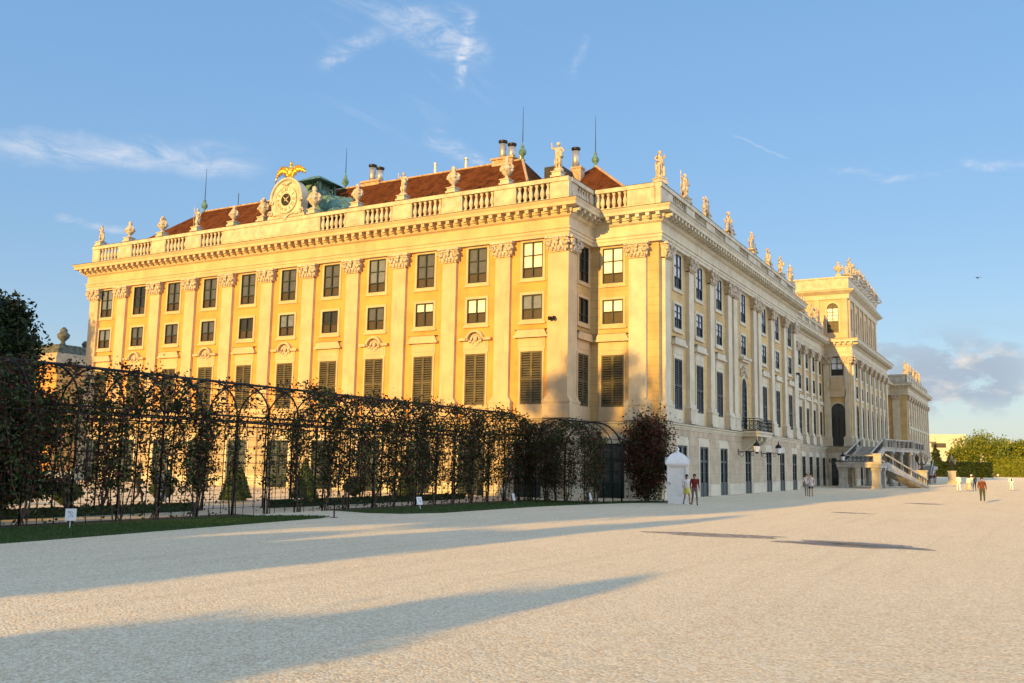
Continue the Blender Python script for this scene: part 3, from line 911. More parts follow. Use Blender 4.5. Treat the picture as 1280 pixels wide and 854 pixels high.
NUM = ['XII', 'I', 'II', 'III', 'IIII', 'V', 'VI', 'VII', 'VIII', 'IX', 'X', 'XI']
for h, s_ in enumerate(NUM):                       # roman numerals, each stroke a bar
    a = PI / 2 - 2 * PI * h / 12
    strokes = []; x = 0
    for ch in s_:
        if ch == 'I': strokes.append(((x + .04, -.13), (x + .04, .13))); x += .085
        elif ch == 'V': strokes += [((x, .13), (x + .07, -.13)), ((x + .14, .13), (x + .07, -.13))]; x += .17
        else: strokes += [((x, .13), (x + .15, -.13)), ((x + .15, .13), (x, -.13))]; x += .18
    for (ax, az), (bx_, bz) in strokes:
        def tr(u, v):
            u -= x / 2; u *= 1.0
            cx, cz = math.cos(a), math.sin(a)
            px, pz = (.80 + v) * cx + u * cz, (.80 + v) * cz - u * cx
            return (px, pz)
        p0, p1 = tr(ax, az), tr(bx_, bz)
        q.tube([(p0[0], -.058, ZC + p0[1]), (p1[0], -.058, ZC + p1[1])], .017, 4)
q.build('clock_numerals', CLOCKB, fo)
q = MB(Mc)
for ang, ln in ((R(40), .50), (R(220), .2), (R(-42), .50), (R(138), .45)):
    d = Vector((math.cos(ang), math.sin(ang)))
    nn = Vector((-d.y, d.x)) * .045
    q.slab([(-nn.x, ZC - nn.y), (d.x * ln, ZC + d.y * ln), (nn.x, ZC + nn.y)], -.09, -.07)
q.build('clock_hands', CLOCKW, fo)
# green copper lantern behind the clock
q = MB()
q.box(53.4, 57.6, 47.4, 52.0, 20.5, 22.4); q.box(55.3, 57.5, 49.3, 51.5, 22.4, 23.9)
for x in (55.35, 57.2):
    for y in (49.35, 51.2): q.box(x, x + .25, y, y + .25, 23.9, 24.65)
q.box(55.7, 57.1, 49.7, 51.1, 23.9, 24.65)
q.add([(54.9, 48.9, 24.65), (57.9, 48.9, 24.65), (57.9, 51.9, 24.65), (54.9, 51.9, 24.65), (56.0, 50.0, 25.3), (56.8, 50.0, 25.3), (56.8, 50.8, 25.3), (56.0, 50.8, 25.3)],
      [(3, 2, 1, 0), (4, 5, 6, 7), (0, 1, 5, 4), (1, 2, 6, 5), (2, 3, 7, 6), (3, 0, 4, 7)])
q.add([(53.2, 45.6, 20.6), (53.2, 53.6, 20.6), (58.2, 53.6, 23.4), (58.2, 46.4, 23.4), (54.4, 47.6, 22.9), (54.4, 51.8, 22.9)], [(0, 1, 5, 4), (0, 4, 3), (1, 2, 5), (4, 5, 2, 3)])
q.build('copper_lantern', COPPER, ww)
# balcony on the shaded front
bal = MB(); bal.box(74.1, 78.6, 18.95, 20.38, 4.62, 4.9); bal.box(74.0, 78.7, 18.85, 20.38, 4.9, 5.04)
for x in (74.5, 76.0, 77.6):
    bal.add([(x, 20.36, 3.4), (x + .45, 20.36, 3.4), (x + .45, 20.36, 4.62), (x, 20.36, 4.62), (x, 19.2, 4.3), (x + .45, 19.2, 4.3), (x + .45, 19.2, 4.62), (x, 19.2, 4.62), (x, 19.9, 3.75), (x + .45, 19.9, 3.75)],
            [(0, 1, 2, 3), (0, 8, 9, 1), (8, 4, 5, 9), (4, 7, 6, 5), (3, 2, 6, 7), (0, 3, 7, 4, 8), (1, 9, 5, 6, 2)])
bo = bal.build('balcony', CREAM2, ww)
rl = MB()
def scroll_rail(mb, p0, p1, z0, z1, step=.38):
    p0, p1 = Vector(p0), Vector(p1); d = p1 - p0; n_ = max(1, round(d.length / step)); u = d.normalized()
    for z in (z0 + .05, z1 - .18, z1): mb.tube([(p0.x, p0.y, z), (p1.x, p1.y, z)], .03, 5)
    for k in range(n_ + 1):
        c_ = p0 + d * k / n_; mb.tube([(c_.x, c_.y, z0), (c_.x, c_.y, z1)], .022, 5)
        if k < n_:
            m_ = p0 + d * (k + .5) / n_; r = step * .42
            for zz in (z0 + .27, z0 + .6):
                mb.tube([(m_.x + u.x * r * math.cos(t), m_.y + u.y * r * math.cos(t), zz + r * math.sin(t)) for t in [2 * PI * i / 9 for i in range(10)]], .018, 4)
for a_, b_ in (((74.05, 20.3), (74.05, 18.95)), ((74.05, 18.95), (78.65, 18.95)), ((78.65, 18.95), (78.65, 20.3))): scroll_rail(rl, a_, b_, 5.04, 6.05)
rl.build('iron_railing', IRON, bo)

def wall_camera(M, s, z, b_, label):
    q = MB(M); q.sm = True; q.ell((s, -.5, z), (.13, .13, .13), 10, 7); q.box(s - .05, s + .05, -.5, -.26, z + .08, z + .16); q.box(s - .35, s - .15, -.6, -.4, z - .1, z + .12); q.box(s - .3, s + .05, -.3, -.262, z - .02, z + .1)
    o = q.build('security_camera', WHITE if 0 else IRON); tag(o, label, 'camera')
wall_camera(FA, sA(26.15), 11.35, ww, 'small dark security camera on the corner pilaster of the sunlit facade')
wall_camera(FB, 96.3 - 56.1 - 1.0, 11.6, ww, 'small security camera on the last pilaster of the shaded front')

# ------------------------------------------------------------------ recessed connecting wing
cw = empty('connecting_wing', (95.6, 23.4, 0), 0, 'set-back cream palace range with four window axes between clock wing and tall central block', 'palace wing')
setpm(cw, Matrix.Translation((95.6, 23.4, 0)))
def rebuild_parent(o, base):            # parts built in world coordinates below a moved empty
    for ch in [x for x in bpy.data.objects if x.parent == o and x.get('_rel') is None]:
        if ch.matrix_basis == Matrix.Identity(4): ch.location = (-base[0], -base[1], -base[2])
        ch['_rel'] = 1
facade(cw, FB2, 29.4, [(x - 95.6, 'TMSD') for x in (98.4, 102.5, 106.6, 110.8, 114.8, 118.8, 122.8)], [(x - 95.6, .9) for x in (100.4, 104.5, 108.7, 112.8, 116.8, 120.8)], 'B')
P2 = [(95.7, 23.4), (124.95, 23.4)]
entablature(cw, P2); ground_cornice(cw, P2)
parapet(cw, FB2, 29.4, [(x - 95.6 - 1.2, x - 95.6 + 1.2) for x in (98.4, 102.5, 106.6, 110.8, 114.8, 118.8, 122.8)])
mb = MB(); mb.box(95.6, 125, 23.6, 40, 18.85, 18.92); mb.box(95.6, 125, 39.8, 40, 0, 18.85); mb.build('roof_deck', SLATE, cw)
rebuild_parent(cw, (95.6, 23.4, 0))

# ------------------------------------------------------------------ central block
cb = empty('central_block', (125, 19.9, 0), 0, 'tall central palace block with attic storey and row of statues, behind the double staircase', 'palace block')
setpm(cb, Matrix.Translation((125, 19.9, 0)))
facade(cb, FCW, 3.5, [(1.85, ['T', 'CA', 'D'])], [(.5, .7), (3.05, .6)], 'B')
cxs = [129.5 + 4.35 * k for k in range(7)]
facade(cb, FCS, 33, [(x - 125, ['T', 'M', 'CA', 'D']) for x in cxs], [(x - 125, 1.0) for x in [125.9 + .3] + [131.7 + 4.35 * k for k in range(7)]], 'B')
for c4 in ((124.72, 125, 19.62, 19.9), (158, 158.28, 19.62, 24)): corner_fill(cb, *c4)
P3 = [(125, 23.3), (125, 19.9), (158, 19.9), (158, 24)]
entablature(cb, P3); ground_cornice(cb, P3)
mb = MB(); mb.box(157.9, 158, 19.9, 40, 0, 18.9); mb.box(125, 158, 39.8, 40, 0, 27.5)
mb.box(125.1, 157.9, 20, 40, 18.86, 18.93)
mb.build('rear_wall', OCHRE, cb)
q = MB(FCW)      # bowed niche below the top window
q.box(1.0, 2.75, -.12, 0, 12.75, 14.0); q.box(.75, 2.95, -.38, 0, 12.55, 12.75); q.box(.85, 2.85, -.26, 0, 11.4, 12.3); q.box(.8, 2.9, -.32, 0, 12.3, 12.55)
q.build('bay_panels', CREAM, cb)
# attic storey
FAW = Matrix.Translation((126.6, 33, 0)) @ Matrix.Rotation(R(-90), 4, 'Z')
FAS = Matrix.Translation((126.6, 20.3, 0))
mb = MB(FAW); wall_mesh(mb, 12.7, 18.95, 26.2, [(10.8 - .75 + .0, 10.8 + .75, 20.1, 24.1, True)]); mb.build('attic_wall', CREAM, cb, fix=False)
add_window(FAW, 10.8, 'AT', cb, 'B')
aw = []
for k, x in enumerate([129.5 + 3.9 * i for i in range(6)]): aw.append((x - 126.6 - .6, x - 126.6 + .6, 20.6, 23.6, False))
mb = MB(FAS); wall_mesh(mb, 25.2, 18.95, 26.2, aw); mb.build('attic_wall', CREAM, cb, fix=False)
q = MB(FAS)
for a_ in aw: q.box(a_[0], a_[1], .14, .16, a_[2], a_[3])
q.build('attic_pane', G_DIM, cb)
for k in range(7): mb = MB(FAS); mb.box(1.0 + 3.9 * k - .45, 1.0 + 3.9 * k + .45, -.18, 0, 19.2, 24.6); mb.build('attic_pilaster', CREAM, cb)
for s in (8.8, 12.35): mb = MB(FAW); mb.box(s - .32, s + .32, -.18, 0, 19.2, 24.6); mb.build('attic_pilaster', CREAM, cb)
P4 = [(126.6, 33), (126.6, 20.3), (151.8, 20.3), (151.8, 30)]
mb = MB(); sweep(mb, P4, [(-.1, 24.6), (.2, 24.6), (.25, 24.9), (.3, 25.2), (.55, 25.35), (.95, 25.6), (1.0, 25.75), (-.1, 25.75)]); mb.build('attic_cornice', [CREAM, CREAM2], cb)
mb = MB(); sweep(mb, P4, [(-.1, 25.752), (1.03, 25.752), (1.03, 25.78), (-.1, 25.85)]); mb.build('attic_flashing', [LEAD, LEAD], cb)
mb = MB(); sweep(mb, P4, [(-.2, 25.86), (.3, 25.86), (.3, 26.0), (.22, 26.0), (.22, 27.35), (.32, 27.4), (.32, 27.6), (-.2, 27.6)]); mb.build('attic_parapet', [BALU, BALU], cb)
mb = MB(); mb.box(126.7, 151.6, 20.5, 33, 26.1, 26.2); mb.box(151.5, 151.8, 20.4, 33, 18.9, 26.1); mb.box(126.7, 151.7, 32.9, 33.1, 18.9, 26.1); mb.build('roof_deck', SLATE, cb)
rebuild_parent(cb, (125, 19.9, 0))
# far half of the connecting range (mostly hidden)
ew = empty('palace_wing', (194, 20.65, 0), 0, 'far yellow palace wing beyond the staircase, smallest at the right end of the palace', 'palace wing')
setpm(ew, Matrix.Translation((194, 20.65, 0)))
facade(ew, FEW, 13.35, [(x, 'TMSD') for x in (2, 5.4, 9.0)], [(x, 1.3) for x in (3.7, 7.1, 11.4)], 'E')
ex = [197.6 + 4.3 * k for k in range(9)]
facade(ew, FES, 40, [(x - 194, 'TMSD') for x in ex], [(x - 194, 1.0) for x in [195.2] + [199.75 + 4.3 * k for k in range(9)]], 'B')
corner_fill(ew, 193.72, 194, 20.37, 20.65)
P5 = [(194, 34), (194, 20.65), (234, 20.65), (234, 30)]
entablature(ew, P5); ground_cornice(ew, P5)
parapet(ew, FEW, 13.45, [(1, 3.2), (4.3, 6.5), (7.9, 10.1)]); parapet(ew, Matrix.Translation((193.8, 20.65, 0)), 40.2, [(x - 193.8 - 1.3, x - 193.8 + 1.3) for x in ex])
mb = MB(); mb.box(194.1, 233.9, 20.8, 34, 18.86, 18.93); mb.box(233.9, 234, 20.65, 34, 0, 18.9); mb.box(194, 234, 33.9, 34, 0, 18.9); mb.build('rear_wall', OCHRE, ew)
rebuild_parent(ew, (194, 20.65, 0))
ec = empty('connecting_wing', (158, 24, 0), 0, 'set-back palace range hidden mostly behind the central block, before the far wing', 'palace wing')
setpm(ec, Matrix.Translation((158, 24, 0)))
FE2 = Matrix.Translation((158, 24, 0))
facade(ec, FE2, 36, [(x, 'TMSD') for x in (3, 7.2, 11.4, 15.6, 19.8, 24, 28.2, 32.4)], [(x, .9) for x in (5.1, 9.3, 13.5, 17.7, 21.9, 26.1, 30.3)], 'B')
P6 = [(158.1, 24), (193.9, 24)]; entablature(ec, P6, mod=False); ground_cornice(ec, P6)
mb = MB(); mb.box(158, 194, 24.2, 40, 18.85, 18.92); mb.box(158, 194, 39.8, 40, 0, 18.85); mb.build('roof_deck', SLATE, ec)
rebuild_parent(ec, (158, 24, 0))

# distant building seen at far left
db = empty('distant_palace_range', (75, 110, 0), 0, 'grey roofed palace outbuilding with stone urn glimpsed behind the dark tree at left', 'building')
mb = MB(); mb.box(0, 40, 0, 30, 0, 14.0); mb.build('wall', OCHRE, db)
mb = MB(); mb.box(-.8, 40, -.8, 30, 14.0, 14.9); mb.box(-.5, 40, -.5, 30, 14.9, 15.3); mb.build('cornice', BEIGE, db)
mb = MB(); mb.box(-.1, 40, -.1, 30, 15.3, 16.5, .25); SHADE_ST = mat('shade_toned_stone', (.10, .11, .09), .9, .3, 2); mb.build('attic', SHADE_ST, db)  # stone colour darkened to carry the shade on attic and urn
mb = MB(); mb.sm = True; mb.lathe([(.4, 0), (.3, .2), (.25, .4), (.7, .9), (.8, 1.3), (.4, 1.7), (.5, 1.9), (.15, 2.3)], (.8, .4, 16.5), 10); mb.ell((5.2, .5, 17.1), (.9, .7, .7), 8, 6, .15); mb.ell((4.4, .5, 16.9), (.7, .5, .5), 8, 6, .15)
mb.build('stone_urn', SHADE_ST, db)
#PART2

# ------------------------------------------------------------------ skinned figures
DG = None
def skin_mesh(name, verts, edges, radii, sub=1):
    me = bpy.data.meshes.new(name + '_src'); me.from_pydata(verts, edges, [])
    o = bpy.data.objects.new(name + '_src', me); C.objects.link(o)
    md = o.modifiers.new('skin', 'SKIN'); md.use_smooth_shade = True
    for v, r in zip(me.skin_vertices[0].data, radii):
        v.radius = r if isinstance(r, tuple) else (r, r)
        v.use_root = False
    me.skin_vertices[0].data[0].use_root = True
    ss = o.modifiers.new('sub', 'SUBSURF'); ss.levels = sub; ss.render_levels = sub
    dg = bpy.context.evaluated_depsgraph_get()
    out = bpy.data.meshes.new_from_object(o.evaluated_get(dg))
    out.name = name
    bpy.data.objects.remove(o); bpy.data.meshes.remove(me)
    return out

def body(pose, rad=1.0, sub=1):
    """pose: joint overrides; facing +x, feet at z=0, 1.75 m tall"""
    J = {'pel': (0, 0, .95), 'spi': (0, 0, 1.14), 'che': (0, 0, 1.34), 'nec': (.01, 0, 1.49), 'hed': (.03, 0, 1.60), 'top': (.02, 0, 1.69), 'nos': (.135, 0, 1.60),
         'shL': (0, .18, 1.42), 'elL': (-.02, .25, 1.14), 'wrL': (.05, .26, .90), 'haL': (.07, .26, .82),
         'shR': (0, -.18, 1.42), 'elR': (-.02, -.25, 1.14), 'wrR': (.05, -.26, .90), 'haR': (.07, -.26, .82),
         'hiL': (0, .095, .90), 'knL': (.02, .10, .50), 'anL': (0, .10, .09), 'toL': (.16, .11, .03),
         'hiR': (0, -.095, .90), 'knR': (.02, -.10, .50), 'anR': (0, -.10, .09), 'toR': (.16, -.11, .03)}
    J.update(pose)
    RAD = {'pel': .15, 'spi': .13, 'che': .155, 'nec': .055, 'hed': .095, 'top': .07, 'nos': .02, 'sh': .07, 'el': .045, 'wr': .032, 'ha': .036, 'hi': .10, 'kn': .062, 'an': .042, 'to': .035}
    names = list(J); idx = {n: i for i, n in enumerate(names)}
    E = [('pel', 'spi'), ('spi', 'che'), ('che', 'nec'), ('nec', 'hed'), ('hed', 'top'), ('hed', 'nos')]
    for s in 'LR': E += [('che', 'sh' + s), ('sh' + s, 'el' + s), ('el' + s, 'wr' + s), ('wr' + s, 'ha' + s), ('pel', 'hi' + s), ('hi' + s, 'kn' + s), ('kn' + s, 'an' + s), ('an' + s, 'to' + s)]
    rr = []
    for n in names:
        r = RAD.get(n, RAD.get(n[:2])) 
        rr.append(r * (rad if n not in ('hed', 'top', 'nos', 'nec') else 1))
    me = skin_mesh('body', [J[n] for n in names], [(idx[a], idx[b]) for a, b in E], rr, sub)
    return me, J, E

def seg_d(p, a, b):
    ab = b - a; t = max(0, min(1, (p - a).dot(ab) / max(1e-9, ab.dot(ab)))); return (p - a - ab * t).length

CLOTH = {}
def cloth(col):
    if col not in CLOTH: CLOTH[col] = mat('cloth_%d' % (len(CLOTH) + 1), col, .85, .12, 8)
    return CLOTH[col]
SKIN = mat('skin', (.50, .29, .20), .6, .05, 5)
def fingers(mb, w, h):
    w, h = Vector(w), Vector(h); d = (h - w).normalized()
    a = d.orthogonal().normalized(); b2 = d.cross(a)
    for k, ln in enumerate((.062, .072, .068, .055)):
        o = h + d * .015 + a * (-.03 + .02 * k)
        mb.tube([o, o + d * ln * .5 + b2 * .004, o + d * ln + b2 * .018], .009, 5, .006)
    o = w + d * .04 + a * -.03
    mb.tube([o, o - a * .03 + d * .03, o - a * .035 + d * .06], .011, 5, .007)

def person(loc, rz, height, pose, top, legs, shoes=(.03, .03, .03), sleeves=True, shorts=False, hair=(.03, .02, .015), label='', group=None, rad=1., skirt=None, hat=None, bag=None):
    me, J, E = body(pose, rad)
    MT = [cloth(top), cloth(legs), SKIN, cloth(shoes)]
    for m_ in MT: me.materials.append(m_)
    for f in me.polygons:
        p = f.center; best = min(E, key=lambda e: seg_d(p, Vector(J[e[0]]), Vector(J[e[1]])))
        a, b_ = best
        if b_ in ('hed', 'top', 'nos') : m_ = 2
        elif b_ == 'nec': m_ = 0 if p.z < 1.47 else 2
        elif b_[:2] == 'ha': m_ = 2
        elif b_[:2] == 'wr': m_ = 0 if sleeves else 2
        elif b_[:2] in ('sh', 'el') or b_ in ('spi', 'che'): m_ = 0
        elif b_[:2] == 'to' or (b_[:2] == 'an' and p.z < .12): m_ = 3
        elif b_[:2] == 'an': m_ = 2 if shorts else 1
        elif b_[:2] == 'kn': m_ = 1 if not shorts or seg_d(p, Vector(J[a]), Vector(J[b_])) < 9 and (p - Vector(J[a])).length < .32 else 2
        else: m_ = 1
        f.material_index = m_; f.use_smooth = True
    k = len(me.vertices)
    o = bpy.data.objects.new('person', me); C.objects.link(o)
    o.location = loc; o.rotation_euler = (0, 0, rz); s = height / 1.76; o.scale = (s, s, s)
    tag(o, label, 'person', group)
    q = MB(); q.sm = True
    for sd in 'LR': fingers(q, J['wr' + sd], J['ha' + sd])
    h = Vector(J['hed']); t = Vector(J['top'])
    q.build('fingers', SKIN, o)
    q = MB(); q.sm = True; q.ell((t.x - .03, t.y, t.z - .02), (.105, .095, .10), 10, 7); q.ell((h.x - .06, h.y, h.z + .02), (.07, .085, .10), 8, 6)
    q.build('hair', cloth(hair), o)
    q = MB()
    for sd in (-1, 1): q.ell((h.x + .088, h.y + sd * .035, h.z + .03), (.012, .014, .010), 6, 5)
    q.box(h.x + .085, h.x + .1, h.y - .025, h.y + .025, h.z - .052, h.z - .042)
    q.build('face_features', cloth((.05, .03, .03)), o)
    if skirt:
        col, z0, z1, r0_, r1_ = skirt
        q = MB(); q.sm = True; n_ = 14
        P = Vector(J['pel'])
        q.lathe([(r1_, z1), (r1_ * 1.05 + .01, z1 - .12), (r0_, z0 + .1), (r0_ * 1.03, z0)], (P.x, P.y, 0), n_)
        q.build('shirt_hem', cloth(col), o)
    if hat:
        q = MB(); q.sm = True; q.lathe([(.17, 0), (.11, .02), (.105, .09), (.05, .12)], (t.x - .01, t.y, t.z - .01), 12); q.build('hat', cloth(hat), o)
    if bag:
        col, p = bag
        q = MB(); q.box(p[0] - .14, p[0] + .14, p[1] - .05, p[1] + .05, p[2] - .3, p[2], .01); q.tube([(p[0] - .1, p[1], p[2]), (p[0], p[1], p[2] + .2), (p[0] + .1, p[1], p[2])], .01, 4)
        q.build('bag', cloth(col), o)
    return o

def walk(a=.28, arm=.18, lean=.0):
    return {'che': (.02 + lean, 0, 1.34), 'spi': (lean * .5, 0, 1.14), 'nec': (.02 + lean * 1.15, 0, 1.49), 'hed': (.05 + lean * 1.3, 0, 1.60), 'top': (.04 + lean * 1.35, 0, 1.69), 'nos': (.155 + lean * 1.3, 0, 1.59),
            'shL': (lean, .18, 1.42), 'shR': (lean, -.18, 1.42),
            'elL': (lean - .08 - arm * .3, .25, 1.16), 'wrL': (lean - arm * .4, .26, .93), 'haL': (lean - arm * .3, .26, .85),
            'elR': (lean + arm * .3, -.25, 1.15), 'wrR': (lean + arm + .08, -.24, .97), 'haR': (lean + arm + .14, -.23, .91),
            'knL': (.12 + a * .4, .1, .52), 'anL': (a, .1, .11), 'toL': (a + .15, .11, .06),
            'knR': (.04, -.1, .5), 'anR': (-a * 1.05, -.1, .13), 'toR': (-a + .1, -.11, .04)}
A_ = lambda d: R(d)
person((49.8, 16.3, 0), A_(205), 1.74, walk(.36, .2, .10), (.16, .02, .02), (.17, .12, .10), label='person in dark red top and brown trousers striding past the white sentry box', group='couple walking past the sentry box')
person((50.4, 16.95, 0), A_(215), 1.70, walk(.3, .18, .04), (.75, .68, .64), (.70, .62, .12), sleeves=False, shorts=True, hair=(.02, .015, .012), label='person in white top and yellow shorts just behind the one in dark red', group='couple walking past the sentry box', skirt=((.70, .62, .12), .62, .98, .19, .15))
person((72.8, 14.7, 0), A_(190), 1.76, walk(.05, .05), (.60, .50, .46), (.02, .02, .025), shorts=True, label='person in pale loose shirt and black shorts standing before the ground floor doors', skirt=((.60, .50, .46), .80, 1.1, .20, .17), sleeves=True)
person((74.2, 15.3, 0), A_(180), 1.74, walk(.1, .05), (.80, .78, .78), (.30, .28, .27), label='person in bright white shirt half hidden behind the one in black shorts', sleeves=False)
person((71.7, 3.05, 0), A_(188), 1.76, walk(.1, .06), (.14, .042, .018), (.06, .065, .05), label='person in rust brown jacket and dark trousers walking alone on the sunlit gravel', rad=1.12, shoes=(.5, .45, .4))
person((107.6, 6.75, 0), A_(20), 1.80, walk(.14, .08), (.85, .80, .66), (.80, .76, .68), label='person all in white seen from behind, left of the small group at right', group='small group strolling on the gravel')
person((110.5, 5.95, 0), A_(30), 1.66, walk(.12, .12), (.85, .80, .62), (.60, .45, .25), label='person in cream top and sandy skirt in the middle of the small group', group='small group strolling on the gravel', skirt=((.62, .47, .27), .25, 1.0, .22, .15))
person((113.5, 5.8, 0), A_(60), 1.76, walk(.1, .2), (.78, .76, .55), (.70, .68, .6), label='person with white hat and pale yellow top beside the sandy skirt', group='small group strolling on the gravel', hat=(.85, .83, .8))
person((116.5, 5.7, 0), A_(10), 1.76, walk(.14, .1), (.04, .06, .06), (.05, .055, .06), label='person in dark clothes at the right edge of the small group', group='small group strolling on the gravel')
person((120.5, 2.15, 0), A_(200), 1.76, walk(.08, .05), (.85, .82, .80), (.82, .78, .70), label='person in white with black bag across the chest near the right edge', bag=((.02, .02, .02), (.14, 0, 1.42)))
person((118.0, .55, 0), A_(185), 1.66, walk(.1, .05), (.015, .013, .02), (.50, .33, .27), shorts=True, label='person in black top and bare legs at the right edge of the photo')
person((158, 13.2, 0), A_(200), 1.75, walk(.1, .05), (.16, .03, .03), (.30, .36, .45), label='person in dark red top and pale jeans on the far stairs between two stone pedestals')
person((152, 13.2, 0), A_(185), 1.72, walk(.1, .05), (.02, .02, .025), (.25, .3, .4), label='person in black top beside the pale jeans on the far stairs')
person((322, 10.6, 0), A_(185), 1.72, walk(.1, .05), (.05, .06, .08), (.03, .03, .04), label='tiny dark clothed person far off before the hedge')
person((322, 9.2, 0), A_(185), 1.72, walk(.1, .05), (.75, .72, .7), (.3, .3, .32), label='tiny white shirted person far off before the hedge')
person((27.6, 34.2, 0), A_(-30), 1.74, walk(.25, .15), (.03, .05, .05), (.03, .03, .03), label='person in dark clothes behind the climbing roses, left of the blue jeans')
person((28.6, 33.9, 0), A_(-20), 1.72, walk(.3, .15), (.12, .16, .22), (.08, .13, .28), label='person in blue jeans walking behind the climbing roses')

# ------------------------------------------------------------------ parapet statues and urns
def apply(me, mts):
    me.materials.clear()
    for m_ in mts: me.materials.append(m_)
def join_into(me, mb):
    """append MB geometry to a mesh"""
    bm = bmesh.new(); bm.from_mesh(me)
    t = mb.mesh('tmp', []); bm.from_mesh(t)
    for f in bm.faces: f.smooth = True
    bm.to_mesh(me); bm.free(); bpy.data.meshes.remove(t); return me
def statue_mesh(v):
    ps = [
        {'elR': (.15, -.34, 1.36), 'wrR': (.25, -.30, 1.60), 'haR': (.28, -.28, 1.70), 'knL': (.14, .12, .52), 'hiL': (.03, .12, .9), 'elL': (-.05, .34, 1.18), 'wrL': (.14, .22, 1.05), 'haL': (.2, .16, 1.02)},
        {'elR': (-.02, -.36, 1.2), 'wrR': (.16, -.3, 1.05), 'haR': (.22, -.26, 1.05), 'elL': (.1, .36, 1.30), 'wrL': (.2, .22, 1.48), 'haL': (.22, .14, 1.52), 'knR': (.12, -.12, .5), 'pel': (0, .05, .95)},
        {'elR': (.05, -.40, 1.48), 'wrR': (.05, -.42, 1.75), 'haR': (.05, -.42, 1.85), 'elL': (-.06, .32, 1.16), 'wrL': (.08, .36, .96), 'haL': (.1, .36, .9), 'knL': (.16, .1, .55), 'pel': (0, -.06, .95)},
    ][v % 3]
    me, J, E = body(ps, 1.12)
    q = MB(); q.sm = True
    rnd = random.Random(v)
    for k in range(12):                                        # drapery folds
        t = k / 11
        q.tube([(-.12 + .05 * math.sin(k), -.2 + .36 * t, .98 + .1 * math.sin(k * 2)), (-.1 + .16 * rnd.random(), -.2 + .38 * t, .55), (-.12 + .14 * rnd.random(), -.2 + .4 * t, .04)], .07, 6, .06)
    q.tube([(.1, -.2, 1.42), (.16, 0, 1.2), (.1, .2, .98), (-.1, .22, .9)], .075, 6)
    q.ell((-.05, 0, .12), (.28, .28, .14), 10, 6, .15)
    if v == 2: q.tube([(.05, -.42, .1), (.05, -.42, 1.95)], .03, 6)
    if v == 0: q.ell((.2, .24, .98), (.14, .14, .2), 8, 6)
    if v == 1: q.ell((0, .3, .5), (.14, .14, .42), 8, 6, .1)
    q.ell((.0, 0, 1.66), (.13, .12, .12), 8, 6)
    join_into(me, q)
    apply(me, [STONE]); me.name = 'statue'
    return me
STAT = [statue_mesh(v) for v in range(3)]
def urn_mesh(v):
    q = MB(); q.sm = True
    q.lathe([(.30, 0), (.30, .06), (.16, .12), (.10, .22), (.14, .28), (.30, .42), (.42, .62), (.45, .78), (.36, .92), (.22, 1.0), (.30, 1.04), (.30, 1.1), (.16, 1.18), (.13, 1.28), (.19, 1.36), (.15, 1.48), (.05, 1.62)], (0, 0, 0), 14)
    rnd = random.Random(20 + v)
    for k in range(8):
        t = 2 * PI * k / 8; q.ell((.40 * math.cos(t), .40 * math.sin(t), .70 + .06 * math.sin(3 * t)), (.11, .11, .12), 7, 5)
    for sg in (-1, 1):
        q.ell((0, sg * .46, .86), (.08, .12, .14), 7, 5); q.ell((0, sg * .38, 1.02), (.08, .1, .08), 7, 5)
    for k in range(6): t = k; q.ell((.1 * math.cos(t * 1.05 * 1), .1 * math.sin(t * 1.05), 1.3 + .04 * k), (.07, .07, .1), 6, 5)
    if v: 
        for k in range(7): q.ell((rnd.uniform(-.2, .2), rnd.uniform(-.25, .25), rnd.uniform(1.0, 1.4)), (.13, .13, .14), 7, 5)
    return q.mesh('urn', STONE)
URN = [urn_mesh(0), urn_mesh(1)]
def trophy_mesh():
    q = MB(); q.sm = True
    q.ell((0, 0, .55), (.28, .30, .42), 10, 7); q.ell((0, 0, 1.08), (.16, .17, .2), 8, 6); q.ell((0, 0, 1.3), (.08, .2, .12), 8, 6)
    q.ell((0, .36, .62), (.13, .16, .3), 8, 6); q.ell((0, -.36, .62), (.13, .16, .3), 8, 6)
    for sg in (-1, 1):
        q.tube([(0, sg * .1, .1), (0, sg * .6, 1.1)], .035, 5); q.ell((0, sg * .6, 1.12), (.06, .12, .14), 7, 5)
        q.ell((.05, sg * .25, .25), (.2, .2, .2), 8, 6)
    q.box(-.3, .3, -.35, .35, 0, .12)
    return q.mesh('trophy', STONE)
TRO = trophy_mesh()
def group_mesh(v):
    me = STAT[v].copy()
    q = MB(); q.sm = True
    # reclining companion: trunk, legs, head, shield
    q.tube([(0, .35, .25), (0, .55, .55), (0, .62, .9)], .17, 8, .13); q.ell((0, .64, 1.12), (.1, .1, .13), 8, 6)
    q.tube([(0, .35, .3), (.15, .05 + .9, .5), (.2, 1.15, .15)], .1, 7, .06); q.tube([(0, .6, .85), (.1, .95, .7), (.1, 1.15, .85)], .06, 6, .04)
    q.ell((.05, -.4, .5), (.12, .34, .42), 10, 7); q.box(-.35, .35, -.7, 1.1, 0, .12)
    q.tube([(0, -.5, .1), (0, -.95, .7), (0, -1.05, .95)], .04, 5)
    join_into(me, q); return me
GRP = [group_mesh(0), group_mesh(1)]
def ped(w=.8):
    k = ('ped', w)
    if k not in PROTO:
        q = MB(); q.box(-w / 2, w / 2, -w / 2, w / 2, 0, .12); q.box(-w / 2 + .08, w / 2 - .08, -w / 2 + .08, w / 2 - .08, .12, .34); q.box(-w / 2 + .02, w / 2 - .02, -w / 2 + .02, w / 2 - .02, .34, .40)
        PROTO[k] = q.mesh('pedestal', BALU)
    return PROTO[k]
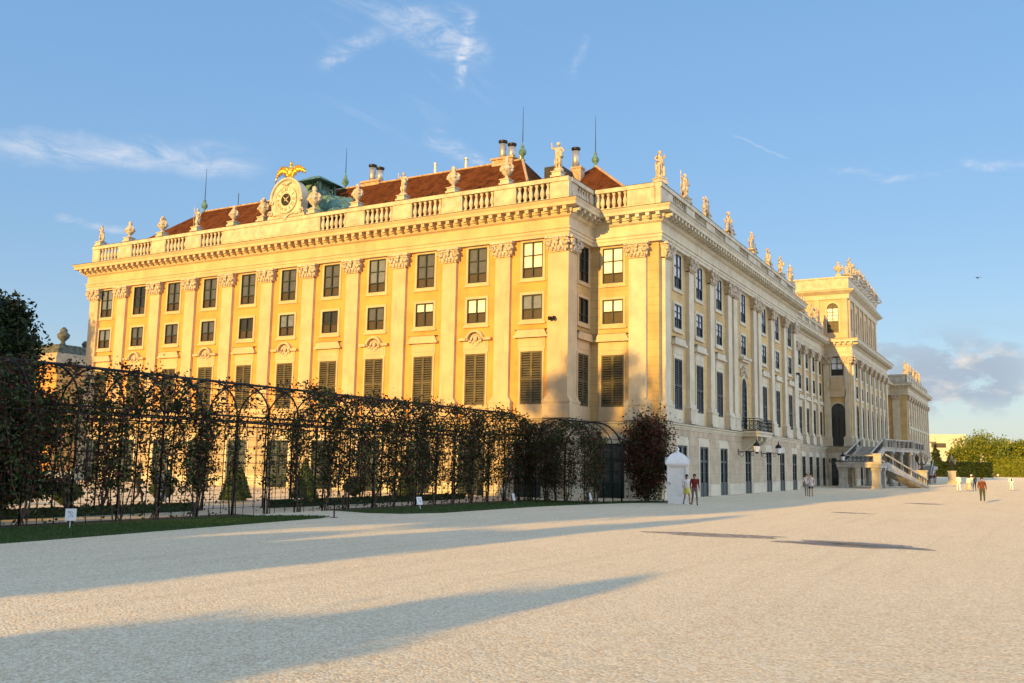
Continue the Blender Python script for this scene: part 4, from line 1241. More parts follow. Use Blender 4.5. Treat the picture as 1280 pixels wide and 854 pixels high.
def ornament(kind, mesh, x, y, z, rz, s, label, group, cat=None):
    e = empty(kind, (x, y, z), rz, label, cat or kind, group)
    o = bpy.data.objects.new('pedestal', ped()); C.objects.link(o); o.parent = e
    o = bpy.data.objects.new({'statue': 'figure', 'statue_group': 'figures', 'urn': 'vase', 'trophy': 'carved_armour'}[kind], mesh); C.objects.link(o); o.parent = e; o.location = (0, 0, .4); o.scale = (s, s, s)
    return e
gA = 'stone ornaments on the sunlit parapet'
W_ = R(180)
listA = [(72.0, 'statue', STAT[1], .88, 'slim stone statue at the far left end of the sunlit parapet'),
 (68.2, 'urn', URN[0], .92, 'stone urn next to the leftmost statue of the sunlit parapet'),
 (64.0, 'urn', URN[1], .92, 'stone urn second from the leftmost statue, before the brown roof begins'),
 (59.8, 'statue', STAT[2], .92, 'stone statue in front of the left end of the brown roof'),
 (55.6, 'urn', URN[0], .85, 'stone urn midway between the left roof statue and the clock'),
 (52.35, 'urn', URN[1], 1.0, 'stone urn touching the left side of the clock gable'),
 (47.1, 'urn', URN[0], 1.15, 'stone urn touching the right side of the clock gable, against the green lantern'),
 (42.9, 'urn', URN[0], .92, 'stone urn on the parapet first to the right of the clock group'),
 (38.7, 'statue', STAT[0], .98, 'stone statue standing alone between urns right of the clock'),
 (34.4, 'urn', URN[0], .98, 'stone urn just right of the lone statue, against the brown roof'),
 (30.1, 'urn', URN[0], .98, 'stone urn below the roof ridge with pipes, last before the corner statue'),
 (26.2, 'statue', STAT[0], 1.15, 'large stone statue on the near corner of the sunlit parapet')]
for y, kd, ms, s, lb in listA: ornament(kd, ms, 52.35, y, 20.74, W_, s, lb, gA)
gB = 'stone ornaments on the shaded front parapet'
S_ = R(-90)
listB = [(56.6, 'statue', STAT[1], 1.1, 'stone statue on the right corner of the wing, above both facades'),
 (61.8, 'statue', STAT[2], 1.05, 'stone statue with raised arm, second from the corner along the shaded front'),
 (66.7, 'trophy', TRO, 1.05, 'stone trophy of armour between the corner statues and the first figure group'),
 (72.6, 'statue_group', GRP[0], 1.0, 'stone figure group above the left double pilaster beside the balcony axis'),
 (79.9, 'statue_group', GRP[1], 1.0, 'stone figure group above the right double pilaster beside the balcony axis'),
 (85.8, 'trophy', TRO, 1.1, 'stone trophy just beyond the two figure groups'),
 (90.7, 'statue', STAT[0], 1.0, 'stone statue second from the far end of the shaded wing parapet'),
 (95.0, 'statue', STAT[1], 1.0, 'stone statue at the far end of the shaded wing parapet')]
for x, kd, ms, s, lb in listB: ornament(kd, ms, x, 20.75, 20.74, S_ if kd != 'statue' else R(-120), s, lb, gB, 'statue' if kd != 'trophy' else None)
listC = [(110.8, 'statue_group', GRP[0], 'pale stone figures on the low connecting parapet beside the wing end'), (114.6, 'statue', STAT[2], 'stone statue on the connecting parapet, right of the pale figures'),
         (119.5, 'statue', STAT[0], 'stone statue on the connecting parapet before the attic window, left of two'), (123.0, 'statue', STAT[1], 'stone statue on the connecting parapet nearest the attic wall')]
for x, kd, ms, lb in listC: ornament(kd, ms, x, 23.5, 20.74, R(-110), 1.1, lb, 'stone figures on the connecting range parapet', 'statue')
ornament('urn', URN[0], 127.1, 21.4, 27.6, W_, 1.1, 'bright stone urn alone on the left corner of the attic parapet', 'ornaments on the attic parapet')
att = [(128.2, GRP[0]), (131, STAT[1]), (133.8, STAT[0]), (136.6, GRP[1]), (138.9, STAT[2]), (140.8, STAT[0]), (143.0, GRP[1]), (145.6, STAT[2]), (148.4, STAT[1]), (151.2, GRP[0])]
ordn = ['first', 'second', 'third', 'fourth', 'fifth', 'sixth', 'seventh', 'eighth', 'ninth', 'last']
for k, (x, ms) in enumerate(att):
    e = ornament('statue_group' if ms in GRP else 'statue', ms, x, 20.2, 27.6, R(-120), 1.15 if k not in (0, 3, 4, 5) else 1.35, 'stone %s on the attic front parapet, %s right of the corner urn' % ('group' if ms in GRP else 'statue', ordn[k]), 'ornaments on the attic parapet', 'statue')
for k, x in enumerate((194.4, 199.7, 204.0, 209.5, 215.0, 221)):
    ornament('statue', STAT[k % 3], x, 20.8, 20.74, R(-120), 1.3, 'stone statue on the far wing parapet, %s from its corner' % ordn[k], 'statues on the far wing')

# gilded eagle above the clock
q = MB(Mc @ Matrix.Translation((0, .3, -.42))); q.sm = True
def wing(mb, sg, pts_top, drop):
    pts_top = [Vector((sg * x, 0, z)) for x, z in pts_top]
    mb.tube(pts_top, .13, 7, .06)
    N = 14
    for k in range(N):
        t = k / (N - 1); f = t * (len(pts_top) - 1); i = min(len(pts_top) - 2, int(f)); p = pts_top[i].lerp(pts_top[i + 1], f - i)
        ln = drop[0] + (drop[1] - drop[0]) * t + .08 * math.sin(k * 2.1)
        dd = Vector((sg * (.02 + .25 * t), 0, -1)).normalized(); e = p + dd * ln; m_ = p + dd * ln * .5
        mb.tube([p, m_ + Vector((0, -.03, 0)), e], .085, 6, .035)
wing(q, -1, [(.15, 24.95), (.5, 25.35), (.95, 25.4), (1.3, 25.1), (1.38, 24.75)], (.75, .55))
wing(q, 1, [(.15, 24.95), (.45, 25.25), (.8, 25.32), (1.15, 25.15), (1.45, 24.95)], (.75, .30))
q.ell((0, -.02, 24.9), (.26, .24, .46), 12, 8); q.ell((.12, -.08, 25.55), (.14, .14, .15), 10, 7)
q.tube([(.03, -.03, 25.15), (.1, -.06, 25.45)], .14, 8, .1); q.tube([(.22, -.12, 25.57), (.38, -.18, 25.5)], .05, 6, .01)
for sg in (-1, 1): q.tube([(sg * .12, -.05, 24.6), (sg * .15, -.08, 24.32)], .075, 6)
q.tube([(0, .1, 24.6), (0, .2, 24.3)], .16, 7, .2)
q.ell((0, 0, 24.3), (.34, .26, .14), 10, 6)
tag(q.build('eagle_statue', GOLD), 'gilded eagle with spread wings perched on top of the clock gable', 'statue')

# ------------------------------------------------------------------ sentry box
sb = empty('sentry_box', (51.9, 18.0, 0), R(-60 + 90 + 8), 'white wooden sentry box with domed roof and round peephole beside the rose bush', 'sentry box')
sb.rotation_euler = (0, 0, R(20))
q = MB()
q.box(-.62, .62, -.55, .55, 0, .38); q.box(-.56, .56, -.5, .5, .38, 2.12)
for k in range(11):
    z = .48 + .15 * k
    for sg in (-1, 1): q.box(sg * .575 - .02, sg * .575 + .02, -.46, .46, z, z + .10)
    q.box(-.52, -.33, -.53, -.49, z, z + .10); q.box(.33, .52, -.53, -.49, z, z + .10)
q.build('body', WHITE, sb)
q = MB()
for sx in (-1, 1):
    for sy in (-1, 1): q.cbox(sx * .58, sy * .52, .38, .14, .14, 1.74)
q.build('corner_posts', WHITE, sb)
q = MB(); q.cbox(0, -.53, .5, .62, .06, 1.5); q.build('door_panel', WHITE, sb)
q = MB(); q.ell((0, -.565, 1.72), (.055, .02, .075), 10, 6); q.build('peephole', IRON, sb)
q = MB(); q.cbox(0, 0, 2.12, 1.36, 1.26, .1); q.cbox(0, 0, 2.22, 1.5, 1.4, .09); q.build('cornice', WHITE, sb)
q = MB(); prof = [(.98, 0), (.95, .1), (.82, .3), (.6, .48), (.36, .58), (.16, .62)]
q.lathe([(r * .98, z) for r, z in prof], (0, 0, 2.31), 4, sq=True)
for t in (0, 1):
    q.slab([(.62 * math.cos(PI * k / 10), 2.3 + .36 * math.sin(PI * k / 10)) for k in range(11)], -.72, .72)
q.build('domed_roof', WHITE, sb)
q = MB(); q.sm = True; q.lathe([(.16, 0), (.1, .05), (.06, .1), (.13, .18), (.09, .26), (.03, .32)], (0, 0, 2.92), 10); q.build('finial', WHITE, sb)

# ------------------------------------------------------------------ wall lanterns
def lantern(x, z, ln, label):
    e = empty('wall_lantern', (x, 20.35, z), 0, label, 'lantern', 'lanterns on scrolled brackets')
    q = MB(); q.tube([(0, 0, 0), (0, -ln, .05)], .035, 6); q.cbox(0, -.02, -.25, .18, .06, .5)
    for k in range(3):
        cy = -.3 - .42 * k; r = .17 - .03 * k
        q.tube([(0, cy + r * math.cos(t), -.18 + r * math.sin(t)) for t in [2 * PI * i / 10 for i in range(11)]], .022, 5)
    q.build('bracket', IRON, e)
    q = MB(); q.lathe([(.04, -.25), (.16, -.12), (.26, .42), (.30, .44), (.22, .56), (.06, .70), (.05, .80), (.01, .95)], (0, -ln, .1), 6)
    q.build('lamp_housing', IRON, e)
    q = MB(); q.lathe([(.165, -.08), (.25, .36)], (0, -ln, .1), 6); 
    for v in range(0): pass
    o = q.build('glass', G_PALE, e); o.scale = (1.04, 1.04, 1); o.location = (0, ln * .04, 0)
lantern(73.2, 3.35, 1.5, 'black wall lantern on scrolled bracket left of the balcony door')
lantern(80.4, 3.35, 1.5, 'black wall lantern on scrolled bracket right of the balcony door')
lantern(111.5, 3.1, 1.5, 'small far wall lantern near the inner corner beside the staircase')

# ------------------------------------------------------------------ double staircase
st = empty('double_staircase', (111, 9, 0), 0, 'grey stone double staircase with pillars, iron railings and upper terrace before the central block', 'staircase')
def bw(name, mb, m_, par=st):
    o = mb.build(name, m_, par); o.location = (-111, -9, 0); return o
def pillar(x, y, h, w=.85):
    q = MB(); q.cbox(x, y, 0, w + .14, w + .14, .35); q.cbox(x, y, .35, w, w, h - .75); q.cbox(x, y, h - .4, w + .08, w + .08, .12); q.cbox(x, y, h - .28, w + .2, w + .2, .27)
    bw('pillar', q, STAIR)
for x, y in ((112.2, 15.4), (112.2, 19.0), (116.0, 15.4), (116.0, 19.0)): pillar(x, y, 2.35)
q = MB(); q.box(111.5, 116.7, 14.8, 19.6, 2.35, 2.75); q.box(111.4, 116.8, 14.7, 19.7, 2.75, 2.88); bw('landing', q, STAIR)
q = MB()
for x, y in ((112.0, 15.2), (112.0, 19.2)): q.cbox(x, y, 2.88, .8, .8, .95); q.cbox(x, y, 3.83, .95, .95, .12)
q.box(111.75, 112.0, 15.6, 18.8, 2.88, 3.0); q.box(111.7, 112.05, 15.6, 18.8, 3.65, 3.8)
bw('landing_parapet', q, STAIR)
q = MB(); scroll_rail(q, (111.87, 15.6), (111.87, 18.8), 2.95, 3.65, .45); bw('iron_railing', q, IRON)
def flight(x0, z0, x1, z1, ya, yb, n, y_shift=0):
    q = MB()
    for k in range(n):
        a = x0 + (x1 - x0) * k / n; b_ = x0 + (x1 - x0) * (k + 1) / n; z = z0 + (z1 - z0) * (k + 1) / n
        ys = y_shift * (k + .5) / n
        q.box(min(a, b_), max(a, b_), ya + ys, yb + ys, z - .5 if z > .55 else 0, z)
    bw('flight_of_steps', q, STAIR)
    for yy in (ya, yb):
        q = MB(); d = .16
        ys = y_shift
        vs = []
        for (x, z, s_) in ((x0, z0, 0), (x1, z1, ys)):
            vs += [(x, yy - d + s_, max(0, z - .75)), (x, yy + d + s_, max(0, z - .75)), (x, yy + d + s_, z + .22), (x, yy - d + s_, z + .22)]
        q.add(vs, [(0, 1, 2, 3), (7, 6, 5, 4), (0, 4, 5, 1), (1, 5, 6, 2), (2, 6, 7, 3), (3, 7, 4, 0)]); bw('stringer', q, STAIR)
        q = MB()
        for (h, r) in ((1.05, .10),): q.tube([(x0, yy, z0 + h), (x1, yy + ys, z1 + h)], r, 6)
        bw('handrail', q, STAIR)
        q = MB(); m_ = 16
        q.tube([(x0, yy, z0 + .26), (x1, yy + ys, z1 + .26)], .03, 5)
        for k in range(m_ + 1):
            t = k / m_; x, y_, z = x0 + (x1 - x0) * t, yy + ys * t, z0 + (z1 - z0) * t
            q.tube([(x, y_, z + .2), (x, y_, z + 1.0)], .025, 4)
            if k < m_: q.tube([(x + .25 * math.cos(a) + .3, y_, z + .6 + .22 * math.sin(a) + (z1 - z0) / m_ * .5) for a in [2 * PI * i / 8 for i in range(9)]], .018, 4)
        bw('iron_railing', q, IRON)
flight(116.7, 2.85, 128.5, 5.0, 16.7, 19.5, 15)
flight(125.2, 0.0, 116.7, 2.85, 11.3, 12.9, 18, 3.6)
q = MB()
TP = [(128.5, 19.9), (128.5, 16.6), (132, 15.8), (138, 14.2), (152, 14.2), (158, 15.8), (161.5, 17.4), (161.5, 19.9)]
q.prism(TP[::-1], 4.55, 5.0); q.prism([(x, y - .12) for x, y in TP][::-1], 5.0, 5.1)
bw('terrace', q, STAIR)
for k, (x, y) in enumerate(((132, 16.2), (135, 15.4), (138, 14.6), (141.5, 14.6), (145, 14.6), (148.5, 14.6), (152, 14.6), (155, 15.4), (158, 16.2), (132, 19), (138, 19), (145, 19), (152, 19))):
    q = MB(); q.sm = True; q.cbox(x, y, 0, .8, .8, .3); q.lathe([(.36, .3), (.33, .6), (.29, 4.1), (.36, 4.2)], (x, y, 0), 12); q.cbox(x, y, 4.2, .85, .85, .35); bw('terrace_column', q, STAIR)
q = MB()
pts = TP[1:-1]
for i in range(len(pts) - 1):
    scroll_rail(q, pts[i], pts[i + 1], 5.1, 6.0, .5)
bw('terrace_railing', q, IRON)
q = MB()
for x, y in pts: q.cbox(x, y, 5.1, .5, .5, 1.0)
for i in range(len(pts) - 1):
    a, b_ = Vector(pts[i]), Vector(pts[i + 1]); q.tube([(a.x, a.y, 6.05), (b_.x, b_.y, 6.05)], .11, 5)
    for k in range(1, 4):
        c_ = a.lerp(b_, k / 4); q.cbox(c_.x, c_.y, 5.1, .28, .28, .9)
bw('terrace_parapet', q, STAIR)
flight(173.3, 2.85, 161.5, 5.0, 17.4, 19.6, 15)
flight(166, 0.0, 173.3, 2.85, 14.6, 16.2, 18, 0)
q = MB(); q.box(173.3, 178.5, 14.4, 19.6, 2.35, 2.88)
bw('landing', q, STAIR)
for x, y in ((174, 15.2), (178, 15.2), (178, 19.0)): pillar(x, y, 2.35)
for x, y, lb in ((126.5, 12.0, 'stone pedestal with black wrought iron lantern cluster at the near foot of the stairs'), (166, 11.3, 'stone pedestal with black wrought iron lantern cluster at the far foot of the stairs')):
    e = empty('lamp_pedestal', (x, y, 0), 0, lb, 'lamp post', 'lamp pedestals at the foot of the stairs')
    q = MB(); q.cbox(0, 0, 0, 1.35, 1.35, .3); q.cbox(0, 0, .3, 1.15, 1.15, 1.7); q.cbox(0, 0, 2.0, 1.35, 1.35, .18); q.build('pedestal', STAIR, e)
    q = MB(); q.sm = True; q.lathe([(.4, 0), (.2, .15), (.12, .5), (.2, .8), (.08, 1.0), (.06, 1.6), (.15, 1.7)], (0, 0, 2.18), 10)
    for k in range(4):
        a = PI / 4 + k * PI / 2; ca, sa = math.cos(a), math.sin(a)
        q.tube([(0, 0, 3.0), (.45 * ca, .45 * sa, 2.85), (.7 * ca, .7 * sa, 3.2)], .05, 5)
    q.build('iron_stem', IRON, e)
    for k in range(5):
        a = PI / 4 + k * PI / 2; ca, sa = math.cos(a), math.sin(a)
        if k == 4: ca = sa = 0
        q = MB(); q.lathe([(.1, 0), (.25, .5), (.28, .52), (.12, .75), (.02, .95)], (.7 * ca, .7 * sa, 3.2 if k < 4 else 3.75), 6); q.build('lantern_head', IRON if k % 2 else G_DIM, e)

# ------------------------------------------------------------------ pergola
pg = empty('pergola', (13, 26.4, 0), 0, 'long dark iron barrel-vaulted pergola tunnel overgrown with climbing roses', 'pergola')
def yn(x): return 26.45 - .018 * (x - 15)
RAD_ = 1.7; EV = 3.72
def pmb(): return MB(Matrix.Translation((-13, -26.4, 0)))
def arch_pts(x, n=16, y0=None, r=RAD_, ev=EV, k=.82):
    y = (yn(x) if y0 is None else y0) + r
    return [(x, y - r * math.cos(PI * i / n), ev + r * k * math.sin(PI * i / n)) for i in range(n + 1)]
xs_ = [12.2 + 1.66 * k for k in range(23)]
for i, x in enumerate(xs_):
    q = pmb(); q.sm = True
    ap = arch_pts(x)
    q.tube([(x, ap[0][1], 0)] + ap + [(x, ap[-1][1], 0)], .034, 6)
    q.build('arch', IRON, pg)
q = pmb(); q.sm = True
X0, X1 = xs_[0], xs_[-1]
NS = 16
def rail(mb, dy, z, r):
    mb.tube([(X0 + (X1 - X0) * i / NS, yn(X0 + (X1 - X0) * i / NS) + dy, z) for i in range(NS + 1)], r, 6)
for dy in (0, 2 * RAD_): rail(q, dy, EV, .04); rail(q, dy, EV - .24, .032)
rail(q, RAD_, EV + RAD_ * .82 + .02, .055)
q.build('rail', IRON, pg)
q = pmb()
for dy in (0, 2 * RAD_):
    z = .3
    while z < EV - .3: rail(q, dy, z, .008); z += .33
for k in range(1, 12):
    if k == 6: continue
    a = PI * k / 12; rail(q, RAD_ - RAD_ * math.cos(a), EV + RAD_ * .82 * math.sin(a), .012)
for i in range(len(xs_) - 1):
    for k in (1, 2):
        x = xs_[i] + 1.66 * k / 3
        ap = arch_pts(x, 10)
        q.tube([(x, ap[0][1], 0), (x, ap[0][1], EV)], .016, 4); q.tube([(x, ap[-1][1], 0), (x, ap[-1][1], EV)], .016, 4)
q.build('wire_mesh', IRON, pg)
# portal arches at the palace end, turned slightly towards the square
pp = empty('pergola_portal', (49, 22.6, 0), 0, 'open iron arch portal at the palace end of the pergola, beside the red rose bush', 'pergola')
PM = Matrix.Translation((-49, -22.6, 0))
for k in range(5):
    q = MB(PM); q.sm = True; x = 50.4 - .95 * k; y0 = 20.85 + .16 * k
    ap = arch_pts(x, 16, y0, 1.85, 2.95, .92)
    q.tube([(x, ap[0][1], 0)] + ap + [(x, ap[-1][1], 0)], .05 if k == 0 else .032, 6)
    q.build('arch', IRON, pp)
q = MB(PM)
for i in range(0, 17, 2):
    a = arch_pts(50.4, 16, 20.85, 1.85, 2.95, .92)[i]; b_ = arch_pts(46.6, 16, 21.49, 1.85, 2.95, .92)[i]; q.tube([a, b_], .014 if i not in (0, 8, 16) else .035, 5)
for z in [.3 + .33 * i for i in range(8)]: q.tube([(50.4, 20.85, z), (46.6, 21.49, z)], .012, 4)
q.build('rail', IRON, pp)

# ------------------------------------------------------------------ planting
def rose_variant(seed, w, leafn, mats, base_z=.9, top_z=3.9, over=True, size=.125, red=.3, depth=.28):
    """climbing rose in local coords: grows up the pergola side in the xz plane (y inwards = +)"""
    rnd = random.Random(seed); st_ = random.getstate(); random.seed(seed)
    q = MB()
    stems = []
    for k in range(6):
        x = rnd.uniform(-.2, .2); p = [(x, rnd.uniform(-.06, .06), 0)]
        z = 0; tx = rnd.uniform(-w, w)
        for j in range(1, 7):
            z = j * (top_z / 6.0); x = x + (tx - x) * .3 + rnd.uniform(-.12, .12); p.append((x, rnd.uniform(-.1, .12), z))
        stems.append(p); q.tube(p, .028, 5, .01)
    smesh = q.mesh('stems', BARK)
    q = MB(); pts = []
    cl = []
    for p in stems:
        for j in range(2, 7):
            c_ = Vector(p[j]); cl.append((c_, rnd.uniform(.22, .48)))
    for k in range(int(8 + w * 10)): cl.append((Vector((rnd.uniform(-w, w), rnd.uniform(-.1, .2), base_z + (top_z - base_z) * rnd.random() ** .7)), rnd.uniform(.16, .5)))
    for k in range(int(2 + w * 3)): cl.append((Vector((rnd.uniform(-w, w), rnd.uniform(-.15, .1), top_z + rnd.uniform(-.2, .35))), rnd.uniform(.2, .4)))
    if over:
        for k in range(int(5 + w * 8)):
            a = rnd.uniform(.05, 2.0); xx = rnd.uniform(-w, w)
            cl.append((Vector((xx, RAD_ - RAD_ * math.cos(a), EV + RAD_ * .82 * math.sin(a))), rnd.uniform(.18, .38)))
    for k in range(leafn):
        c_, r = rnd.choice(cl)
        d = Vector((rnd.gauss(0, .5), rnd.gauss(0, .5) * .7, rnd.gauss(0, .5)))
        pts.append(c_ + d * r * 1.3)
    for k in range(leafn // 10): pts.append(Vector((rnd.uniform(-w, w), rnd.uniform(-.2, .2), rnd.uniform(.05, 4))))
    q.leaves(pts, size)
    fm = q.mesh('foliage', mats, fix=False)
    random.setstate(st_)
    return smesh, fm
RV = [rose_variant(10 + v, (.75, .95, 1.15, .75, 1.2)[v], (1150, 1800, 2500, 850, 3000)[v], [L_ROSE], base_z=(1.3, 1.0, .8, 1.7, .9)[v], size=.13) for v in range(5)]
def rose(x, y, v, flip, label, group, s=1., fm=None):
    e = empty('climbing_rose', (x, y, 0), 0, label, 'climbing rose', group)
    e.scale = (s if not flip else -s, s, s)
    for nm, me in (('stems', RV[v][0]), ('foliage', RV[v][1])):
        o = bpy.data.objects.new(nm, me); C.objects.link(o); o.parent = e
    return e
rs = random.Random(5)
vis = [4, 4, 2, 4, 1, 2, 1, 4, 3, 4, 1, 4, 2, 1, 4, 2, 4, 1, 2, 4, 2, 4, 4]
gN = 'climbing roses along the near side of the pergola'; gF = 'climbing roses along the far side of the pergola'
for i, x in enumerate(xs_):
    v = vis[i % len(vis)]
    if i in (9, 10): v = 3 if i == 9 else 0
    rose(x + rs.uniform(-.2, .2), yn(x) + .02, v, rs.random() < .5, 'dark rose climbing the near side of the pergola, %d%s arch from the palace' % (23 - i, {1: 'st', 2: 'nd', 3: 'rd', 21: 'st', 22: 'nd', 23: 'rd'}.get(23 - i, 'th')), gN, s=rs.uniform(.95, 1.05))
for i, x in enumerate(xs_):
    if i % 3 != 0: continue
    e = rose(x + rs.uniform(-.3, .3), yn(x) + 2 * RAD_, (3, 0, 1, 0)[i % 4], rs.random() < .5, 'dark rose on the far side of the pergola, %d%s arch from the palace' % (23 - i, {1: 'st', 2: 'nd', 3: 'rd', 21: 'st', 22: 'nd', 23: 'rd'}.get(23 - i, 'th')), gF, s=.97)
    e.rotation_euler = (0, 0, PI)
for k, (x, y, v) in enumerate(((46.9, 21.45, 2), (47.9, 21.3, 4), (46.7, 22.6, 4), (46.9, 23.9, 4), (48.3, 24.7, 2), (49.3, 24.6, 1))):
    e = rose(x, y, v, k % 2, ['rose on the left front foot of the portal', 'dense rose beside the left front foot of the portal', 'rose filling the shadowed left flank of the portal', 'rose at the deep left corner of the portal', 'rose behind the portal near the palace wall', 'thin rose behind the open portal arch'][k], 'roses around the pergola portal', s=.86)
    e.rotation_euler = (0, 0, R(-70 if k in (2, 3) else 0))

def bush(name, cx, cy, cz, rx, ry, rz_, n, mats, size, label, cat, group=None, seed=1, hollow=.55, stem=True, clumps=24):
    st_ = random.getstate(); random.seed(seed)
    e = empty(name, (cx, cy, 0), 0, label, cat, group)
    cl = []
    for k in range(clumps):
        while True:
            p = Vector([random.uniform(-1, 1) for _ in range(3)])
            if hollow < p.length < 1: break
        cl.append(Vector((p.x * rx, p.y * ry, cz + p.z * rz_)))
    pts = []
    for k in range(n):
        c_ = random.choice(cl); r = min(rx, ry) * .30
        pts.append(c_ + Vector((random.gauss(0, r), random.gauss(0, r), random.gauss(0, r * 1.2))))
    pts = [p for p in pts if p.z > .1]
    q = MB(); q.leaves(pts, size); q.build('foliage', mats, e, fix=False)
    if stem:
        q = MB()
        for k in range(6):
            c_ = random.choice(cl); q.tube([(random.uniform(-.1, .1) * rx, random.uniform(-.1, .1) * ry, 0), (c_.x * .4, c_.y * .4, cz * .5), tuple(c_)], .04, 5, .015)
        q.build('stems', BARK, e)
    random.setstate(st_)
    return e
bush('rose_bush', 52.5, 20.1, 2.75, 1.3, 1.3, 2.05, 17000, [L_RED], .15, 'tall red leaved rose bush between the portal arch and the white sentry box', 'rose bush', seed=3, clumps=60, hollow=.2)

# grass strips, beds, signs, bollards
SOIL = mat('dark_soil_bed', (.05, .038, .025), .95, .3, 4, .6, 20)
TURF = mat('turf_soil', (.035, .055, .018), .95, .3, 5, .4, 25)
gl = [(8, 21.6), (13.7, 21.7), (16, 21.9), (20, 22.3), (24, 22.7), (26.6, 22.9), (27.6, 23.3), (27.7, 24.0), (26.8, 25.0), (26, 25.6), (8, 26.6)]
gr_ = [(30.6, 23.9), (31.2, 22.6), (33, 21.8), (37, 21.75), (41.1, 21.7), (45, 21.2), (49.3, 20.2), (52, 19.2), (53.3, 18.75), (54.4, 19.0), (54.2, 20.6), (50, 22), (48.6, 24.9), (40, 25.5), (31, 25.7)]
def grass(name, poly, label, n, z=.012):
    blob('turf_base', poly, z - .006, TURF)
    xs0 = [p[0] for p in poly]; ys0 = [p[1] for p in poly]
    def inside(x, y):
        c_ = False; j = len(poly) - 1
        for i in range(len(poly)):
            if (poly[i][1] > y) != (poly[j][1] > y) and x < (poly[j][0] - poly[i][0]) * (y - poly[i][1]) / (poly[j][1] - poly[i][1]) + poly[i][0]: c_ = not c_
            j = i
        return c_
    q = MB(); k = 0
    while k < n:
        x, y = random.uniform(min(xs0), max(xs0)), random.uniform(min(ys0), max(ys0))
        if not inside(x, y): continue
        k += 1
        a = random.uniform(0, 6.28); h = random.uniform(.03, .085); w = .012
        dx, dy = math.cos(a) * w, math.sin(a) * w
        q.add([(x - dx, y - dy, 0), (x + dx, y + dy, 0), (x + random.uniform(-.03, .03), y + random.uniform(-.03, .03), h)], [(0, 1, 2)])
    tag(q.build('grass', L_GRASS, fix=False), label, 'grass', kind='stuff')
grass('grass', gl, 'dark green grass strip in front of the left part of the pergola', 26000)
grass('grass', gr_, 'dark green grass strip in front of the right part of the pergola', 16000)
blob('soil_bed', [(8, 26.1), (26.2, 25.7), (26.2, 26.9), (8, 27.1)], .018, SOIL)
blob('soil_bed', [(31, 25.7), (49, 24.9), (49, 26.2), (31, 26.7)], .018, SOIL)
def hedge_leaves(name, x0, x1, y0, y1, h, n, mats, size, label, cat, group=None, core=True):
    e = empty(name, ((x0 + x1) / 2, (y0 + y1) / 2, 0), 0, label, cat, group)
    cx, cy = (x0 + x1) / 2, (y0 + y1) / 2; q = MB()
    if core:
        q.box(x0 - cx + .12 * h, x1 - cx - .12 * h, y0 - cy + .1 * h, y1 - cy - .1 * h, 0, h * .93); q.build('branches', mats, e)
        q = MB()
    pts = []
    A1, A2_, A3 = (x1 - x0) * h, (y1 - y0) * h, (x1 - x0) * (y1 - y0)
    for k in range(n):
        r = random.uniform(0, 2 * A1 + 2 * A2_ + A3); j = abs(random.gauss(0, .04 * h + .02))
        if r < 2 * A1: p = (random.uniform(x0, x1), (y0 + j) if r < A1 else (y1 - j), random.uniform(0, h))
        elif r < 2 * A1 + 2 * A2_: p = ((x0 + j) if random.random() < .5 else (x1 - j), random.uniform(y0, y1), random.uniform(0, h))
        else: p = (random.uniform(x0, x1), random.uniform(y0, y1), h - j + random.gauss(0, .02 * h))
        pts.append((p[0] - cx, p[1] - cy, p[2]))
    q.leaves(pts, size); q.build('foliage', mats, e, fix=False)
    return e
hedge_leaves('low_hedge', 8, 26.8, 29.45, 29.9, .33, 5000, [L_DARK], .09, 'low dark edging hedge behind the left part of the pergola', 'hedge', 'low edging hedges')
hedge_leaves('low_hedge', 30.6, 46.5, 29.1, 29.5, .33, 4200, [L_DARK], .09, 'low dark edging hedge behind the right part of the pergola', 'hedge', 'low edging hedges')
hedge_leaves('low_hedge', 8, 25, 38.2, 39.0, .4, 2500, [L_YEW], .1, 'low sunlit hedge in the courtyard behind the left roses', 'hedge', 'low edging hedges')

def topiary(kind, x, y, h, r, label):
    e = empty('topiary', (x, y, 0), 0, label, 'topiary', 'clipped yews in the courtyard')
    prof = []
    N = 10
    for i in range(N + 1):
        t = i / N
        if kind == 'cone': prof.append((r * (1 - t) ** .85 + .03, .15 + (h - .15) * t))
        else: prof.append((r * math.sin(PI * t) + .02, .15 + (h - .15) * t))
    q = MB(); q.sm = True; q.lathe([(a * .9, z) for a, z in prof], (0, 0, 0), 14); q.build('branches', L_YEW, e)
    q = MB(); pts = []
    for k in range(1500):
        t = random.random() ** (1.4 if kind == 'cone' else 1); i = min(N - 1, int(t * N)); u = t * N - i
        rr = prof[i][0] * (1 - u) + prof[i + 1][0] * u; z = prof[i][1] * (1 - u) + prof[i + 1][1] * u; a = random.uniform(0, 6.28)
        rr *= random.uniform(.9, 1.04); pts.append((rr * math.cos(a), rr * math.sin(a), z))
    q.leaves(pts, .08); q.build('foliage', L_YEW, e, fix=False)
topiary('cone', 32.4, 33.4, 1.95, .62, 'clipped yew cone catching yellow light, seen at the middle of the left roses')
topiary('cone', 37.2, 33.2, 2.2, .72, 'clipped yew cone behind the pergola opening')
topiary('cone', 34.6, 35.2, 1.7, .6, 'smaller clipped yew cone between the two sunlit cones')
topiary('ball', 23.6, 33.4, 1.25, .62, 'clipped yew ball behind the leftmost roses')
topiary('ball', 29.6, 35.0, 1.1, .55, 'clipped yew ball behind the two walkers')
topiary('ball', 41.0, 33.0, 1.2, .6, 'clipped yew ball behind the right half of the roses')
topiary('cone', 44.5, 32.0, 1.9, .6, 'clipped yew cone nearest the palace behind the pergola')

